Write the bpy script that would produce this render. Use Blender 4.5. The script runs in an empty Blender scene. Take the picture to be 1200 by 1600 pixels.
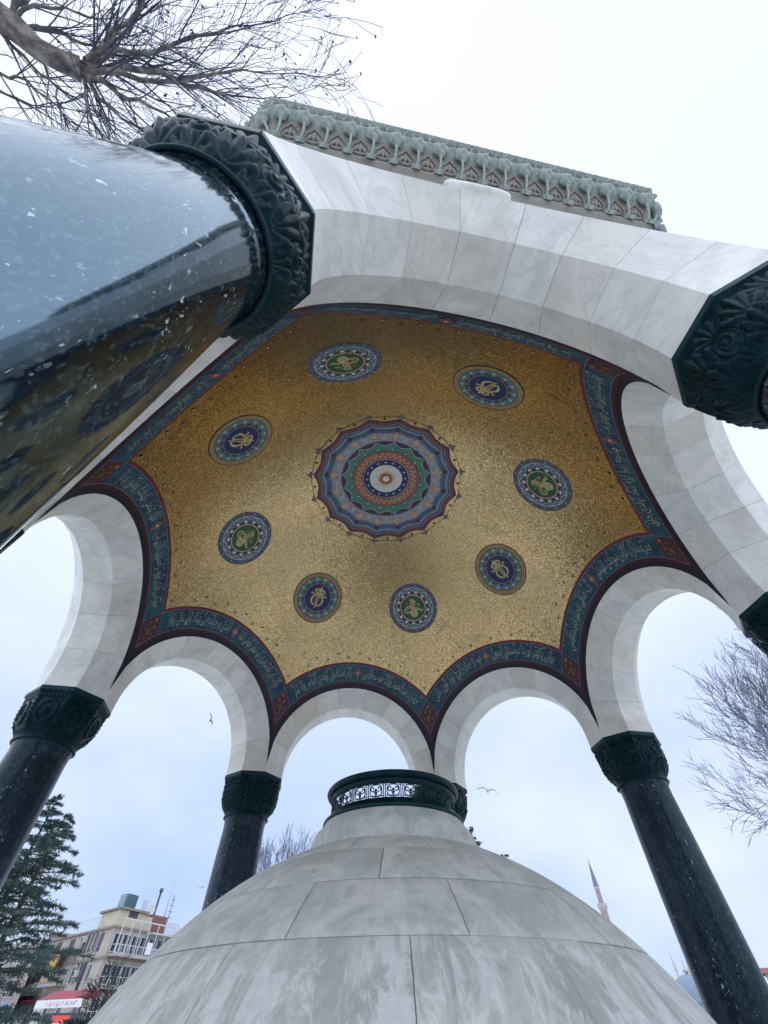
import bpy, bmesh, math, random
from math import pi, sin, cos, sqrt, atan2, radians, degrees, hypot
from mathutils import Vector, Matrix
sc = bpy.context.scene
COL = sc.collection
V3 = Vector
U = 3.0                                    # metres per plan unit (radius of the column circle)

# ------------------------------------------------------------------ camera
CAM = V3((-0.0108736, -1.0188623, -0.6357763)) * U
PITCH, ROLL, FPX = 0.908462, -0.0124457, 640.337
fw = V3((0, cos(PITCH), sin(PITCH)))
r0 = V3((1, 0, 0)); u0 = r0.cross(fw)
rt = r0 * cos(ROLL) + u0 * sin(ROLL)
up = -r0 * sin(ROLL) + u0 * cos(ROLL)
cd = bpy.data.cameras.new('camera'); cam = bpy.data.objects.new('camera', cd); COL.objects.link(cam)
cam.matrix_world = Matrix((( rt.x, up.x, -fw.x, CAM.x), (rt.y, up.y, -fw.y, CAM.y), (rt.z, up.z, -fw.z, CAM.z), (0, 0, 0, 1)))
cd.sensor_fit = 'VERTICAL'; cd.sensor_height = 36; cd.lens = 36 * FPX / 1600
cd.clip_start = 0.02; cd.clip_end = 3000
sc.camera = cam
# ------------------------------------------------------------------ world, sun, exposure
SKY_GAIN = 1.02
world = bpy.data.worlds.new('World'); sc.world = world; world.use_nodes = True
wn = world.node_tree; wn.nodes.clear()
def wnode(t, **k):
    n = wn.nodes.new(t)
    for a, b in k.items(): setattr(n, a, b)
    return n
SUN_EL, SUN_ROT = radians(65), radians(200)
wout = wnode('ShaderNodeOutputWorld')
skyt = wnode('ShaderNodeTexSky', sky_type='NISHITA', sun_disc=False, sun_elevation=SUN_EL, sun_rotation=SUN_ROT)
bg1 = wnode('ShaderNodeBackground'); bg1.inputs[1].default_value = 0.09
wn.links.new(skyt.outputs[0], bg1.inputs[0])
tc = wnode('ShaderNodeTexCoord')
mp = wnode('ShaderNodeMapping'); mp.inputs['Scale'].default_value = (1, 1, 1.7); mp.inputs['Location'].default_value = (3.1, 1.4, 0.6)
wn.links.new(tc.outputs['Generated'], mp.inputs[0])
n1 = wnode('ShaderNodeTexNoise'); n1.inputs['Scale'].default_value = 2.3; n1.inputs['Detail'].default_value = 5; n1.inputs['Roughness'].default_value = 0.5
wn.links.new(mp.outputs[0], n1.inputs['Vector'])
sep = wnode('ShaderNodeSeparateXYZ'); wn.links.new(tc.outputs['Generated'], sep.inputs[0])
# blue-grey undersides of the cloud deck show more towards the horizon, the deck is brightest overhead
elev = wnode('ShaderNodeMapRange'); elev.inputs['From Min'].default_value = 0.0; elev.inputs['From Max'].default_value = 0.75
elev.inputs['To Min'].default_value = 1.0; elev.inputs['To Max'].default_value = 0.06
wn.links.new(sep.outputs[2], elev.inputs[0])
nm = wnode('ShaderNodeMapRange'); nm.inputs['From Min'].default_value = 0.30; nm.inputs['From Max'].default_value = 0.62
wn.links.new(n1.outputs['Fac'], nm.inputs[0])
mm = wnode('ShaderNodeMath', operation='MULTIPLY'); wn.links.new(elev.outputs[0], mm.inputs[0]); wn.links.new(nm.outputs[0], mm.inputs[1])
cm = wnode('ShaderNodeMix', data_type='RGBA')
cm.inputs[6].default_value = (0.81, 0.88, 1.03, 1); cm.inputs[7].default_value = (0.40, 0.57, 0.95, 1)
wn.links.new(mm.outputs[0], cm.inputs[0])
bg2 = wnode('ShaderNodeBackground'); bg2.inputs[1].default_value = SKY_GAIN
# overcast deck: brightest overhead
zz = wnode('ShaderNodeMapRange'); zz.inputs['From Min'].default_value = 0.1; zz.inputs['From Max'].default_value = 1.0
zz.inputs['To Min'].default_value = 0.98 * SKY_GAIN; zz.inputs['To Max'].default_value = 1.14 * SKY_GAIN
wn.links.new(sep.outputs[2], zz.inputs[0]); wn.links.new(zz.outputs[0], bg2.inputs[1])
wn.links.new(cm.outputs[2], bg2.inputs[0])
mx = wnode('ShaderNodeMixShader'); mx.inputs[0].default_value = 0.9
wn.links.new(bg1.outputs[0], mx.inputs[1]); wn.links.new(bg2.outputs[0], mx.inputs[2]); wn.links.new(mx.outputs[0], wout.inputs[0])
sd = bpy.data.lights.new('sun', 'SUN'); sd.energy = 1.5; sd.angle = radians(160); sd.color = (0.93, 0.97, 1.0)
sun = bpy.data.objects.new('sun', sd); COL.objects.link(sun)
# sun_rotation is measured clockwise from +Y
sdir = V3((sin(SUN_ROT) * cos(SUN_EL), cos(SUN_ROT) * cos(SUN_EL), sin(SUN_EL)))
sun.rotation_euler = sdir.to_track_quat('Z', 'Y').to_euler()
vs = sc.view_settings; vs.view_transform = 'Standard'; vs.look = 'None'; vs.gamma = 1; vs.use_curve_mapping = False
vs.exposure = 0.20

def ray(px, py): return fw + rt * ((px - 600) / FPX) + up * ((800 - py) / FPX)
def at(px, py, D):                           # a place D metres away in plan
    d = ray(px, py); return CAM + d * (D / hypot(d.x, d.y))
def at_z(px, py, z):
    d = ray(px, py); return CAM + d * ((z - CAM.z) / d.z)

# ------------------------------------------------------------------ materials
MATS = {}
def mat(name, col, rough=0.6, metal=0.0, build=None, spec=None, coat=0):
    m = bpy.data.materials.new(name); m.use_nodes = True
    b = m.node_tree.nodes['Principled BSDF']
    b.inputs['Base Color'].default_value = (*col, 1); b.inputs['Roughness'].default_value = rough; b.inputs['Metallic'].default_value = metal
    if spec is not None: b.inputs['Specular IOR Level'].default_value = spec
    if coat: b.inputs['Coat Weight'].default_value = coat; b.inputs['Coat Roughness'].default_value = 0.03
    if build: build(NT(m.node_tree), b)
    MATS[name] = m
    return m
class NT:
    def __init__(s, nt): s.nt = nt
    def n(s, t, inp=None, **k):
        x = s.nt.nodes.new(t)
        for a, b in k.items(): setattr(x, a, b)
        for a, b in (inp or {}).items():
            if isinstance(b, bpy.types.NodeSocket): s.nt.links.new(b, x.inputs[a])
            else: x.inputs[a].default_value = b
        return x
    def l(s, a, b): s.nt.links.new(a, b)
    def coords(s, scale=(1, 1, 1), rnd=True, kind='Object'):
        tc = s.n('ShaderNodeTexCoord')
        v = tc.outputs[kind]
        if rnd:
            oi = s.n('ShaderNodeObjectInfo')
            mul = s.n('ShaderNodeMath', {0: oi.outputs['Random'], 1: 37.0}, operation='MULTIPLY')
            v = s.n('ShaderNodeVectorMath', {0: v, 1: mul.outputs[0]}, operation='ADD').outputs[0]
        return s.n('ShaderNodeMapping', {'Vector': v, 'Scale': scale}).outputs[0]
    def noise(s, v, sc, det=6, rough=0.55, dist=0): return s.n('ShaderNodeTexNoise', {'Vector': v, 'Scale': sc, 'Detail': det, 'Roughness': rough, 'Distortion': dist}).outputs['Fac']
    def ramp(s, f, stops, interp='LINEAR'):
        r = s.n('ShaderNodeValToRGB', {'Fac': f}); e = r.color_ramp.elements; r.color_ramp.interpolation = interp
        while len(e) < len(stops): e.new(0.5)
        for i, (p, c) in enumerate(stops):
            e[i].position = p; e[i].color = (*c, 1) if not isinstance(c, (int, float)) else (c, c, c, 1)
        return r.outputs[0]
    def mix(s, f, a, b, mode='MIX'):
        m = s.n('ShaderNodeMix', data_type='RGBA', blend_type=mode)
        for i, v in ((0, f), (6, a), (7, b)):
            if isinstance(v, bpy.types.NodeSocket): s.l(v, m.inputs[i])
            else: m.inputs[i].default_value = v if i == 0 else (*v, 1)
        return m.outputs[2]
    def bump(s, h, b, st=0.3, dist=0.01):
        n = s.n('ShaderNodeBump', {'Height': h, 'Strength': st, 'Distance': dist}); s.l(n.outputs[0], b.inputs['Normal']); return n

def b_marble(n, b):
    v = n.coords((1, 1, 1))
    big = n.noise(v, 2.4, 8, 0.62, 1.4)
    vein = n.noise(v, 1.5, 9, 0.66, 2.2)
    vm = n.n('ShaderNodeMath', {0: n.n('ShaderNodeMath', {0: vein, 1: 0.5}, operation='SUBTRACT').outputs[0]}, operation='ABSOLUTE').outputs[0]
    vl = n.ramp(vm, [(0.0, 0.22), (0.008, 0.10), (0.03, 0.0)])
    oi = n.n('ShaderNodeObjectInfo').outputs['Random']
    base = n.ramp(oi, [(0, (0.78, 0.79, 0.77)), (0.22, (0.88, 0.87, 0.83)), (0.42, (0.78, 0.74, 0.66)), (0.6, (0.88, 0.87, 0.82)), (0.8, (0.90, 0.89, 0.86)), (1, (0.80, 0.80, 0.77))])
    c = n.mix(n.ramp(big, [(0.42, 0.0), (0.66, 0.65)]), base, (0.60, 0.62, 0.61))
    c = n.mix(vl, c, (0.24, 0.25, 0.26))
    st = n.noise(n.coords((1, 1, 1)), 0.9, 4, 0.6, 0.8)
    c = n.mix(n.ramp(st, [(0.54, 0.0), (0.72, 0.55)]), c, (0.50, 0.43, 0.35))
    n.l(c, b.inputs['Base Color'])
    n.l(n.ramp(big, [(0.3, 0.34), (0.7, 0.5)]), b.inputs['Roughness'])
    n.bump(n.noise(v, 60, 3), b, 0.08, 0.004)
mat('marble', (0.7, 0.7, 0.7), 0.4, build=b_marble)
def b_hood(n, b):
    tc = n.n('ShaderNodeTexCoord').outputs['Object']
    s = n.n('ShaderNodeSeparateXYZ', {0: tc})
    ang = n.n('ShaderNodeMath', {0: s.outputs[1], 1: s.outputs[0]}, operation='ARCTAN2').outputs[0]
    cv = n.n('ShaderNodeCombineXYZ', {0: ang, 1: s.outputs[2], 2: 0.0}).outputs[0]
    st = n.noise(n.n('ShaderNodeMapping', {'Vector': cv, 'Scale': (11, 5.0, 1)}).outputs[0], 1.0, 12, 0.76, 0.9)
    v = n.coords(rnd=True)
    big = n.noise(v, 4.0, 12, 0.74, 0.8); fine = n.noise(v, 24, 6, 0.75)
    oi = n.n('ShaderNodeObjectInfo').outputs['Random']
    c = n.ramp(oi, [(0, (0.53, 0.53, 0.485)), (0.5, (0.59, 0.585, 0.54)), (1, (0.56, 0.56, 0.52))])
    c = n.mix(n.ramp(big, [(0.43, 0.0), (0.57, 0.85)]), c, (0.37, 0.385, 0.355))
    low = n.n('ShaderNodeMapRange', {'Value': s.outputs[2], 'From Min': 1.69, 'From Max': 1.62, 'To Min': 0.25, 'To Max': 1.0}).outputs[0]
    sm = n.n('ShaderNodeMath', {0: n.ramp(st, [(0.48, 0.0), (0.56, 0.7)]), 1: low}, operation='MULTIPLY').outputs[0]
    c = n.mix(sm, c, (0.74, 0.76, 0.75))
    s2 = n.noise(n.n('ShaderNodeMapping', {'Vector': cv, 'Scale': (22, 2.2, 1), 'Location': (4, 7, 0)}).outputs[0], 1.0, 10, 0.72, 0.5)
    sm2 = n.n('ShaderNodeMath', {0: n.ramp(s2, [(0.55, 0.0), (0.62, 0.6)]), 1: low}, operation='MULTIPLY').outputs[0]
    c = n.mix(sm2, c, (0.27, 0.29, 0.29))
    c = n.mix(n.ramp(fine, [(0.3, 0.35), (0.6, 0.0)]), c, (0.34, 0.35, 0.35))
    n.l(c, b.inputs['Base Color']); n.bump(fine, b, 0.25, 0.006)
mat('weathered_marble', (0.45, 0.46, 0.45), 0.62, build=b_hood)
def b_granite(n, b, few=0.0):
    v = n.coords((1, 1, 0.40), rnd=False)
    base = n.ramp(n.noise(v, 14, 6, 0.7), [(0.3, (0.002, 0.004, 0.009)), (0.55, (0.005, 0.010, 0.018)), (0.78, (0.018, 0.030, 0.040))])
    vc = n.n('ShaderNodeTexVoronoi', {'Vector': v, 'Scale': 85.0})
    cs = n.n('ShaderNodeSeparateColor', {0: vc.outputs['Color']})
    base = n.mix(n.ramp(cs.outputs[0], [(0.0, 0.85), (0.5, 0.25), (0.8, 0.0)]), base, (0.0015, 0.003, 0.005))
    base = n.mix(n.ramp(cs.outputs[1], [(0.72, 0.0), (1.0, 0.7)]), base, (0.030, 0.055, 0.055))
    nz = n.noise(v, 95, 3, 0.55, 0.3); md = n.noise(v, 11, 4, 0.6)
    fl_ = n.n('ShaderNodeMath', {0: n.ramp(nz, [(0.635, 0.0), (0.655, 1.0)]), 1: n.ramp(md, [(0.44 + few * .1, 0.0), (0.56 + few * .1, 1.0)])}, operation='MULTIPLY').outputs[0]
    nz2 = n.noise(v, 48, 3, 0.6, 0.3)
    fl2 = n.n('ShaderNodeMath', {0: n.ramp(nz2, [(0.69 + few * .1, 0.0), (0.705 + few * .1, 1.0)]), 1: 1.0}, operation='MULTIPLY').outputs[0]
    ch = n.n('ShaderNodeMath', {0: fl_, 1: fl2}, operation='MAXIMUM').outputs[0]
    cc = n.ramp(n.noise(v, 37, 2, 0.6), [(0.35, (0.03, 0.05, 0.06)), (0.5, (0.12, 0.17, 0.19)), (0.62, (0.60, 0.72, 0.76))])
    c = n.mix(ch, base, cc)
    vo2 = n.n('ShaderNodeTexVoronoi', {'Vector': v, 'Scale': 260.0})
    r2 = n.n('ShaderNodeSeparateColor', {0: vo2.outputs['Color']})
    f2 = n.n('ShaderNodeMath', {0: r2.outputs[0], 1: 0.88 + few * .2}, operation='GREATER_THAN').outputs[0]
    c = n.mix(n.n('ShaderNodeMath', {0: f2, 1: 0.5}, operation='MULTIPLY').outputs[0], c, (0.09, 0.12, 0.13))
    n.l(c, b.inputs['Base Color'])
mat('polished_granite', (0.02, 0.03, 0.035), 0.07, build=b_granite)
mat('satin_granite', (0.02, 0.03, 0.035), 0.30, build=lambda n, b: b_granite(n, b, 0.5))
MATS['satin_granite'].node_tree.nodes['Principled BSDF'].inputs['Specular Tint'].default_value = (0.55, 0.78, 1.0, 1)
MATS['satin_granite'].node_tree.nodes['Principled BSDF'].inputs['IOR'].default_value = 1.42
MATS['polished_granite'].node_tree.nodes['Principled BSDF'].inputs['IOR'].default_value = 2.7
MATS['polished_granite'].node_tree.nodes['Principled BSDF'].inputs['Specular Tint'].default_value = (0.50, 0.76, 1.0, 1)
def b_bronze(n, b):
    v = n.coords()
    f = n.noise(v, 9, 6, 0.7)
    c = n.ramp(f, [(0.32, (0.0015, 0.006, 0.011)), (0.55, (0.004, 0.016, 0.022)), (0.74, (0.020, 0.062, 0.068))])
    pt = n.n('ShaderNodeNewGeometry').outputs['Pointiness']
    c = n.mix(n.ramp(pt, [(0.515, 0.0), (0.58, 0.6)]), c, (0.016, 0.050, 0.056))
    n.l(c, b.inputs['Base Color']); n.l(n.ramp(f, [(0.3, 0.24), (0.7, 0.5)]), b.inputs['Roughness'])
    n.bump(n.noise(v, 55, 4, 0.6), b, 0.25, 0.004)
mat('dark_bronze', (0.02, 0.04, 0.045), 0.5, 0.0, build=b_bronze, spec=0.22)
MATS['dark_bronze'].node_tree.nodes['Principled BSDF'].inputs['Specular Tint'].default_value = (0.30, 0.62, 0.78, 1)
def b_verd(n, b, relief_shade=True):
    v = n.coords(rnd=False)
    f = n.noise(v, 2.2, 6, 0.65); g = n.noise(v, 30, 4, 0.6)
    c = n.ramp(f, [(0.3, (0.33, 0.375, 0.35)), (0.52, (0.44, 0.48, 0.45)), (0.72, (0.27, 0.40, 0.395))])
    c = n.mix(n.ramp(g, [(0.35, 0.6), (0.6, 0.0)]), c, (0.13, 0.17, 0.16))
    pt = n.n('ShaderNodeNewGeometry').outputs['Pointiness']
    if relief_shade:  # shade painted into creases, light painted onto raised edges, for carving contrast
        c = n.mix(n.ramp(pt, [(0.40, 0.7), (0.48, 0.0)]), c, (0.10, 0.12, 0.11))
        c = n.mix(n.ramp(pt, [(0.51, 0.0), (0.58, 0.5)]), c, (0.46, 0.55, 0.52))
    n.l(c, b.inputs['Base Color']); n.bump(g, b, 0.4, 0.004)
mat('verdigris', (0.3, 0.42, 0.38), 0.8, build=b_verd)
mat('verdigris_edge', (0.3, 0.42, 0.38), 0.8, build=lambda n, b: b_verd(n, b, False))
def b_brown(n, b):
    v = n.coords(rnd=False)
    f = n.noise(v, 7, 6, 0.65)
    c = n.ramp(f, [(0.3, (0.22, 0.195, 0.175)), (0.52, (0.34, 0.31, 0.28)), (0.7, (0.33, 0.37, 0.34))])
    n.l(c, b.inputs['Base Color']); n.bump(n.noise(v, 40, 4, 0.6), b, 0.4, 0.004)
mat('brown_patina', (0.2, 0.18, 0.15), 0.75, build=b_brown)

def b_gold(n, b):
    tcn = n.n('ShaderNodeTexCoord').outputs['Object']
    vo = n.n('ShaderNodeTexVoronoi', {'Vector': tcn, 'Scale': 105.0})
    s = n.n('ShaderNodeSeparateColor', {0: vo.outputs['Color']})
    c = n.ramp(s.outputs[0], [(0, (0.42, 0.275, 0.115)), (0.35, (0.60, 0.42, 0.185)), (0.7, (0.80, 0.59, 0.29)), (1, (1.0, 0.84, 0.52))])
    # wormy runs of lighter and darker tesserae
    w = n.noise(tcn, 30, 5, 0.7, 1.5)
    c = n.mix(n.ramp(w, [(0.36, 0.5), (0.5, 0.0)]), c, (0.24, 0.16, 0.07))
    c = n.mix(n.ramp(w, [(0.55, 0.0), (0.7, 0.55)]), c, (0.80, 0.64, 0.30))
    big = n.noise(tcn, 1.1, 3, 0.5)
    c = n.mix(n.ramp(big, [(0.4, 0.0), (0.7, 0.3)]), c, (0.30, 0.25, 0.15))
    c = n.mix(n.ramp(n.noise(tcn, 2.7, 5, 0.65, 0.6), [(0.60, 0.0), (0.74, 0.55)]), c, (0.16, 0.13, 0.11))
    n.l(c, b.inputs['Base Color'])
    # every tessera is set at a slightly different tilt
    geo = n.n('ShaderNodeNewGeometry').outputs['Normal']
    off = n.n('ShaderNodeVectorMath', {0: vo.outputs['Color'], 1: (0.5, 0.5, 0.5)}, operation='SUBTRACT').outputs[0]
    off = n.n('ShaderNodeVectorMath', {0: off, 'Scale': 0.15}, operation='SCALE').outputs[0]
    nn = n.n('ShaderNodeVectorMath', {0: n.n('ShaderNodeVectorMath', {0: geo, 1: off}, operation='ADD').outputs[0]}, operation='NORMALIZE').outputs[0]
    n.l(nn, b.inputs['Normal'])
mat('gold_mosaic', (0.5, 0.35, 0.12), 0.26, 1.0, build=b_gold)
def mosaic(name, col, var=0.35, rough=0.45, sc=90.0, second=None):
    def f(n, b):
        tcn = n.n('ShaderNodeTexCoord').outputs['Object']
        vo = n.n('ShaderNodeTexVoronoi', {'Vector': tcn, 'Scale': sc})
        s = n.n('ShaderNodeSeparateColor', {0: vo.outputs['Color']})
        lo = tuple(x * (1 - var) for x in col); hi = tuple(min(1, x * (1 + var)) for x in col)
        c = n.ramp(s.outputs[0], [(0, lo), (1, hi)])
        if second: c = n.mix(n.ramp(n.noise(tcn, 5, 5, 0.7), [(0.42, 0.0), (0.60, 0.9)]), c, second)
        n.l(c, b.inputs['Base Color'])
    return mat(name, col, rough, build=f)
mosaic('mosaic_maroon', (0.15, 0.022, 0.030)); mosaic('mosaic_dark_maroon', (0.060, 0.008, 0.018)); mosaic('mosaic_black', (0.005, 0.009, 0.030))
mosaic('mosaic_blue', (0.018, 0.098, 0.145), 0.45, second=(0.010, 0.035, 0.095)); mosaic('mosaic_line', (0.15, 0.19, 0.31)); mosaic('mosaic_ornament', (0.085, 0.030, 0.020), 0.7)
mosaic('mosaic_navy', (0.012, 0.030, 0.115)); mosaic('mosaic_green', (0.020, 0.105, 0.050)); mosaic('mosaic_jade', (0.075, 0.215, 0.165))
mosaic('mosaic_grey', (0.29, 0.325, 0.37)); mosaic('mosaic_steel', (0.085, 0.155, 0.26)); mosaic('mosaic_lavender', (0.155, 0.165, 0.225))
mosaic('mosaic_red', (0.27, 0.070, 0.065)); mosaic('mosaic_rust', (0.36, 0.155, 0.115), 0.5); mosaic('mosaic_white', (0.68, 0.70, 0.68), 0.12)
mosaic('mosaic_pale', (0.36, 0.48, 0.54)); mosaic('mosaic_plum', (0.075, 0.025, 0.050)); mosaic('mosaic_orange', (0.58, 0.17, 0.040)); mosaic('mosaic_tan', (0.62, 0.44, 0.22))
mosaic('mosaic_teal', (0.10, 0.21, 0.22)); mosaic('mosaic_ochre', (0.36, 0.25, 0.10)); mosaic('mosaic_script', (0.32, 0.38, 0.32), 0.4); mosaic('mosaic_gilt', (0.58, 0.47, 0.22), 0.3)
mosaic('mosaic_slate_blue', (0.095, 0.110, 0.155)); mosaic('mosaic_bronze', (0.20, 0.12, 0.06), 0.5); mosaic('mosaic_slate', (0.10, 0.11, 0.14))
def b_bark(n, b):
    v = n.coords((1, 1, 0.4), rnd=False); f = n.noise(v, 7, 6, 0.7)
    n.l(n.ramp(f, [(0.35, (0.07, 0.065, 0.075)), (0.5, (0.17, 0.15, 0.145)), (0.65, (0.36, 0.34, 0.31))]), b.inputs['Base Color']); n.bump(f, b, 0.5, 0.02)
mat('plane_bark', (0.2, 0.18, 0.16), 0.85, build=b_bark)
mat('twig', (0.075, 0.072, 0.115), 0.85); mat('twig_pale', (0.17, 0.18, 0.25), 0.9); mat('dry_leaf', (0.06, 0.055, 0.10), 0.9)
mat('dark_bark', (0.035, 0.032, 0.035), 0.9)
def b_needle(n, b):
    n.l(n.ramp(n.noise(n.coords(rnd=False), 1.5, 4, 0.7), [(0.35, (0.035, 0.070, 0.075)), (0.6, (0.065, 0.11, 0.095)), (0.75, (0.11, 0.155, 0.125))]), b.inputs['Base Color'])
mat('needles', (0.04, 0.07, 0.05), 0.8, build=b_needle)
def b_wall(c1, c2, sc=1.2):
    def f(n, b):
        v = n.coords(rnd=False); g = n.noise(v, sc, 6, 0.65)
        n.l(n.ramp(g, [(0.35, c1), (0.65, c2)]), b.inputs['Base Color'])
    return f
mat('ochre_wall', (0.6, 0.5, 0.3), 0.85, build=b_wall((0.58, 0.52, 0.40), (0.48, 0.43, 0.34), 0.5))
mat('beige_wall', (0.5, 0.44, 0.37), 0.85, build=b_wall((0.50, 0.45, 0.39), (0.40, 0.36, 0.32), 0.6))
mat('pink_wall', (0.5, 0.4, 0.38), 0.85, build=b_wall((0.52, 0.44, 0.42), (0.42, 0.37, 0.36), 0.6))
mat('white_paint', (0.58, 0.60, 0.62), 0.5); mat('dark_glass', (0.03, 0.04, 0.06), 0.1); mat('dark_grey', (0.06, 0.06, 0.08), 0.6)
mat('rail_metal', (0.45, 0.50, 0.58), 0.4); mat('tank_blue', (0.06, 0.12, 0.17), 0.4); mat('valance_print', (0.55, 0.30, 0.34), 0.7); mat('awning_red', (0.27, 0.02, 0.05), 0.6); mat('slab_brown', (0.28, 0.23, 0.20), 0.85); mat('brick_red', (0.22, 0.10, 0.09), 0.8)
mat('curtain_orange', (0.75, 0.42, 0.09), 0.8); mat('laundry', (0.75, 0.76, 0.80), 0.8); mat('laundry_lime', (0.62, 0.68, 0.12), 0.8); mat('laundry_blue', (0.08, 0.18, 0.40), 0.8)
mat('lead_blue', (0.16, 0.20, 0.27), 0.6); mat('minaret_pale', (0.46, 0.42, 0.43), 0.85); mat('minaret_stone', (0.36, 0.28, 0.30), 0.85); mat('minaret_white', (0.6, 0.6, 0.62), 0.8)
mat('hazy_lead', (0.19, 0.25, 0.34), 0.6); mat('gilding', (0.48, 0.44, 0.40), 0.5); mat('roof_red', (0.38, 0.17, 0.16), 0.8)
mat('gull_white', (0.55, 0.57, 0.62), 0.7); mat('gull_dark', (0.13, 0.15, 0.19), 0.7)
mat('hedge_green', (0.015, 0.035, 0.035), 0.9); mat('van_white', (0.72, 0.75, 0.8), 0.3, coat=0.5); mat('tyre', (0.02, 0.02, 0.022), 0.8); mat('sign_red', (0.8, 0.10, 0.08), 0.5)
mat('tent_blue', (0.17, 0.26, 0.36), 0.6)
def b_pave(n, b):
    v = n.coords(rnd=False)
    br = n.n('ShaderNodeTexBrick', {'Vector': v, 'Color1': (0.60, 0.60, 0.58, 1), 'Color2': (0.52, 0.52, 0.51, 1), 'Mortar': (0.2, 0.2, 0.2, 1), 'Scale': 1.2, 'Mortar Size': 0.012})
    n.l(n.mix(n.ramp(n.noise(v, 0.8, 6, 0.7), [(0.4, 0.0), (0.7, 0.5)]), br.outputs[0], (0.25, 0.25, 0.24)), b.inputs['Base Color'])
mat('paving', (0.4, 0.4, 0.38), 0.8, build=b_pave)
mat('platform_marble', (0.58, 0.58, 0.56), 0.6, build=b_wall((0.70, 0.70, 0.68), (0.58, 0.58, 0.57), 1.5))
mat('mortar', (0.44, 0.44, 0.42), 0.9)

# ------------------------------------------------------------------ object helpers
W = {}
I4 = Matrix.Identity(4)
def link(o, parent=None, M=None):
    COL.objects.link(o); M = M or I4; W[o] = M
    if parent is not None: o.parent = parent; o.matrix_basis = W[parent].inverted() @ M
    else: o.matrix_basis = M
    return o
def tag(o, label=None, cat=None, group=None, kind=None):
    if label: o['label'] = label
    if cat: o['category'] = cat
    if group: o['group'] = group
    if kind: o['kind'] = kind
    return o
def empty(name, loc, label, cat, group=None):
    o = bpy.data.objects.new(name, None); link(o, None, Matrix.Translation(loc)); o.empty_display_size = 0.2
    return tag(o, label, cat, group)
class MB:
    """collects faces with material names"""
    def __init__(s): s.v = []; s.f = []; s.m = []; s.names = []; s.sm = []
    def mi(s, m):
        if m not in s.names: s.names.append(m)
        return s.names.index(m)
    def add(s, vs, fs, m, smooth=False):
        o = len(s.v); s.v.extend([tuple(v) for v in vs]); k = s.mi(m)
        for f in fs: s.f.append([i + o for i in f]); s.m.append(k); s.sm.append(smooth)
    def grid(s, fn, nu, nv, m, closeu=False, smooth=True, flip=False):
        vs = [fn(i / nu, j / nv) for j in range(nv + 1) for i in range(nu if closeu else nu + 1)]
        w = nu if closeu else nu + 1; fs = []
        for j in range(nv):
            for i in range(nu):
                a = j * w + i; b = j * w + (i + 1) % w; f = [a, b, b + w, a + w]
                fs.append(f[::-1] if flip else f)
        s.add(vs, fs, m, smooth)
    def box(s, M, sx, sy, sz, m):
        vs = [M @ V3((x * sx / 2, y * sy / 2, z * sz / 2)) for x in (-1, 1) for y in (-1, 1) for z in (-1, 1)]
        s.add(vs, [(0, 1, 3, 2), (4, 6, 7, 5), (0, 4, 5, 1), (2, 3, 7, 6), (0, 2, 6, 4), (1, 5, 7, 3)], m)
    def tube(s, pts, rads, m, n=6, cap=True, smooth=True):
        pts = [V3(p) for p in pts]
        if isinstance(rads, (int, float)): rads = [rads] * len(pts)
        vs = []; fs = []; px = None
        for i, p in enumerate(pts):
            d = (pts[min(i + 1, len(pts) - 1)] - pts[max(i - 1, 0)])
            d = d.normalized() if d.length > 1e-9 else V3((0, 0, 1))
            if px is None: px = d.orthogonal().normalized()
            else:
                px = (px - d * px.dot(d)); px = px.normalized() if px.length > 1e-6 else d.orthogonal().normalized()
            py = d.cross(px)
            for k in range(n):
                a = 2 * pi * k / n; vs.append(p + (px * cos(a) + py * sin(a)) * rads[i])
        for i in range(len(pts) - 1):
            for k in range(n):
                a = i * n + k; b = i * n + (k + 1) % n; fs.append((a, b, b + n, a + n))
        if cap: fs.append(tuple(range(n))[::-1]); fs.append(tuple((len(pts) - 1) * n + k for k in range(n)))
        s.add(vs, fs, m, smooth)
    def lathe(s, prof, n, m, c=(0, 0), smooth=True, a0=0.0, capt=True, capb=False):
        vs = [(c[0] + r * cos(a0 + 2 * pi * k / n), c[1] + r * sin(a0 + 2 * pi * k / n), z) for r, z in prof for k in range(n)]
        fs = [(i * n + k, i * n + (k + 1) % n, (i + 1) * n + (k + 1) % n, (i + 1) * n + k) for i in range(len(prof) - 1) for k in range(n)]
        if capt: fs.append(tuple((len(prof) - 1) * n + k for k in range(n)))
        if capb: fs.append(tuple(range(n))[::-1])
        s.add(vs, fs, m, smooth)
    def mesh(s, name, fix=False):
        me = bpy.data.meshes.new(name); me.from_pydata(s.v, [], s.f)
        for nme in s.names: me.materials.append(MATS[nme])
        me.polygons.foreach_set('material_index', s.m); me.polygons.foreach_set('use_smooth', s.sm)
        if fix:
            bm = bmesh.new(); bm.from_mesh(me); bmesh.ops.recalc_face_normals(bm, faces=bm.faces); bm.to_mesh(me); bm.free()
        me.update(); return me
    def obj(s, name, parent=None, M=None, fix=False, local=False):
        """vertices are world coordinates unless local"""
        me = s.mesh(name, fix)
        if not local:
            MM = M or (W[parent] if parent is not None else I4)
            me.transform(MM.inverted()); M = MM
        return link(bpy.data.objects.new(name, me), parent, M)
def inst(name, me, parent, M): return link(bpy.data.objects.new(name, me), parent, M)
def frame(o, x, y, z):
    return Matrix(((x[0], y[0], z[0], o[0]), (x[1], y[1], z[1], o[1]), (x[2], y[2], z[2], o[2]), (0, 0, 0, 1)))

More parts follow.
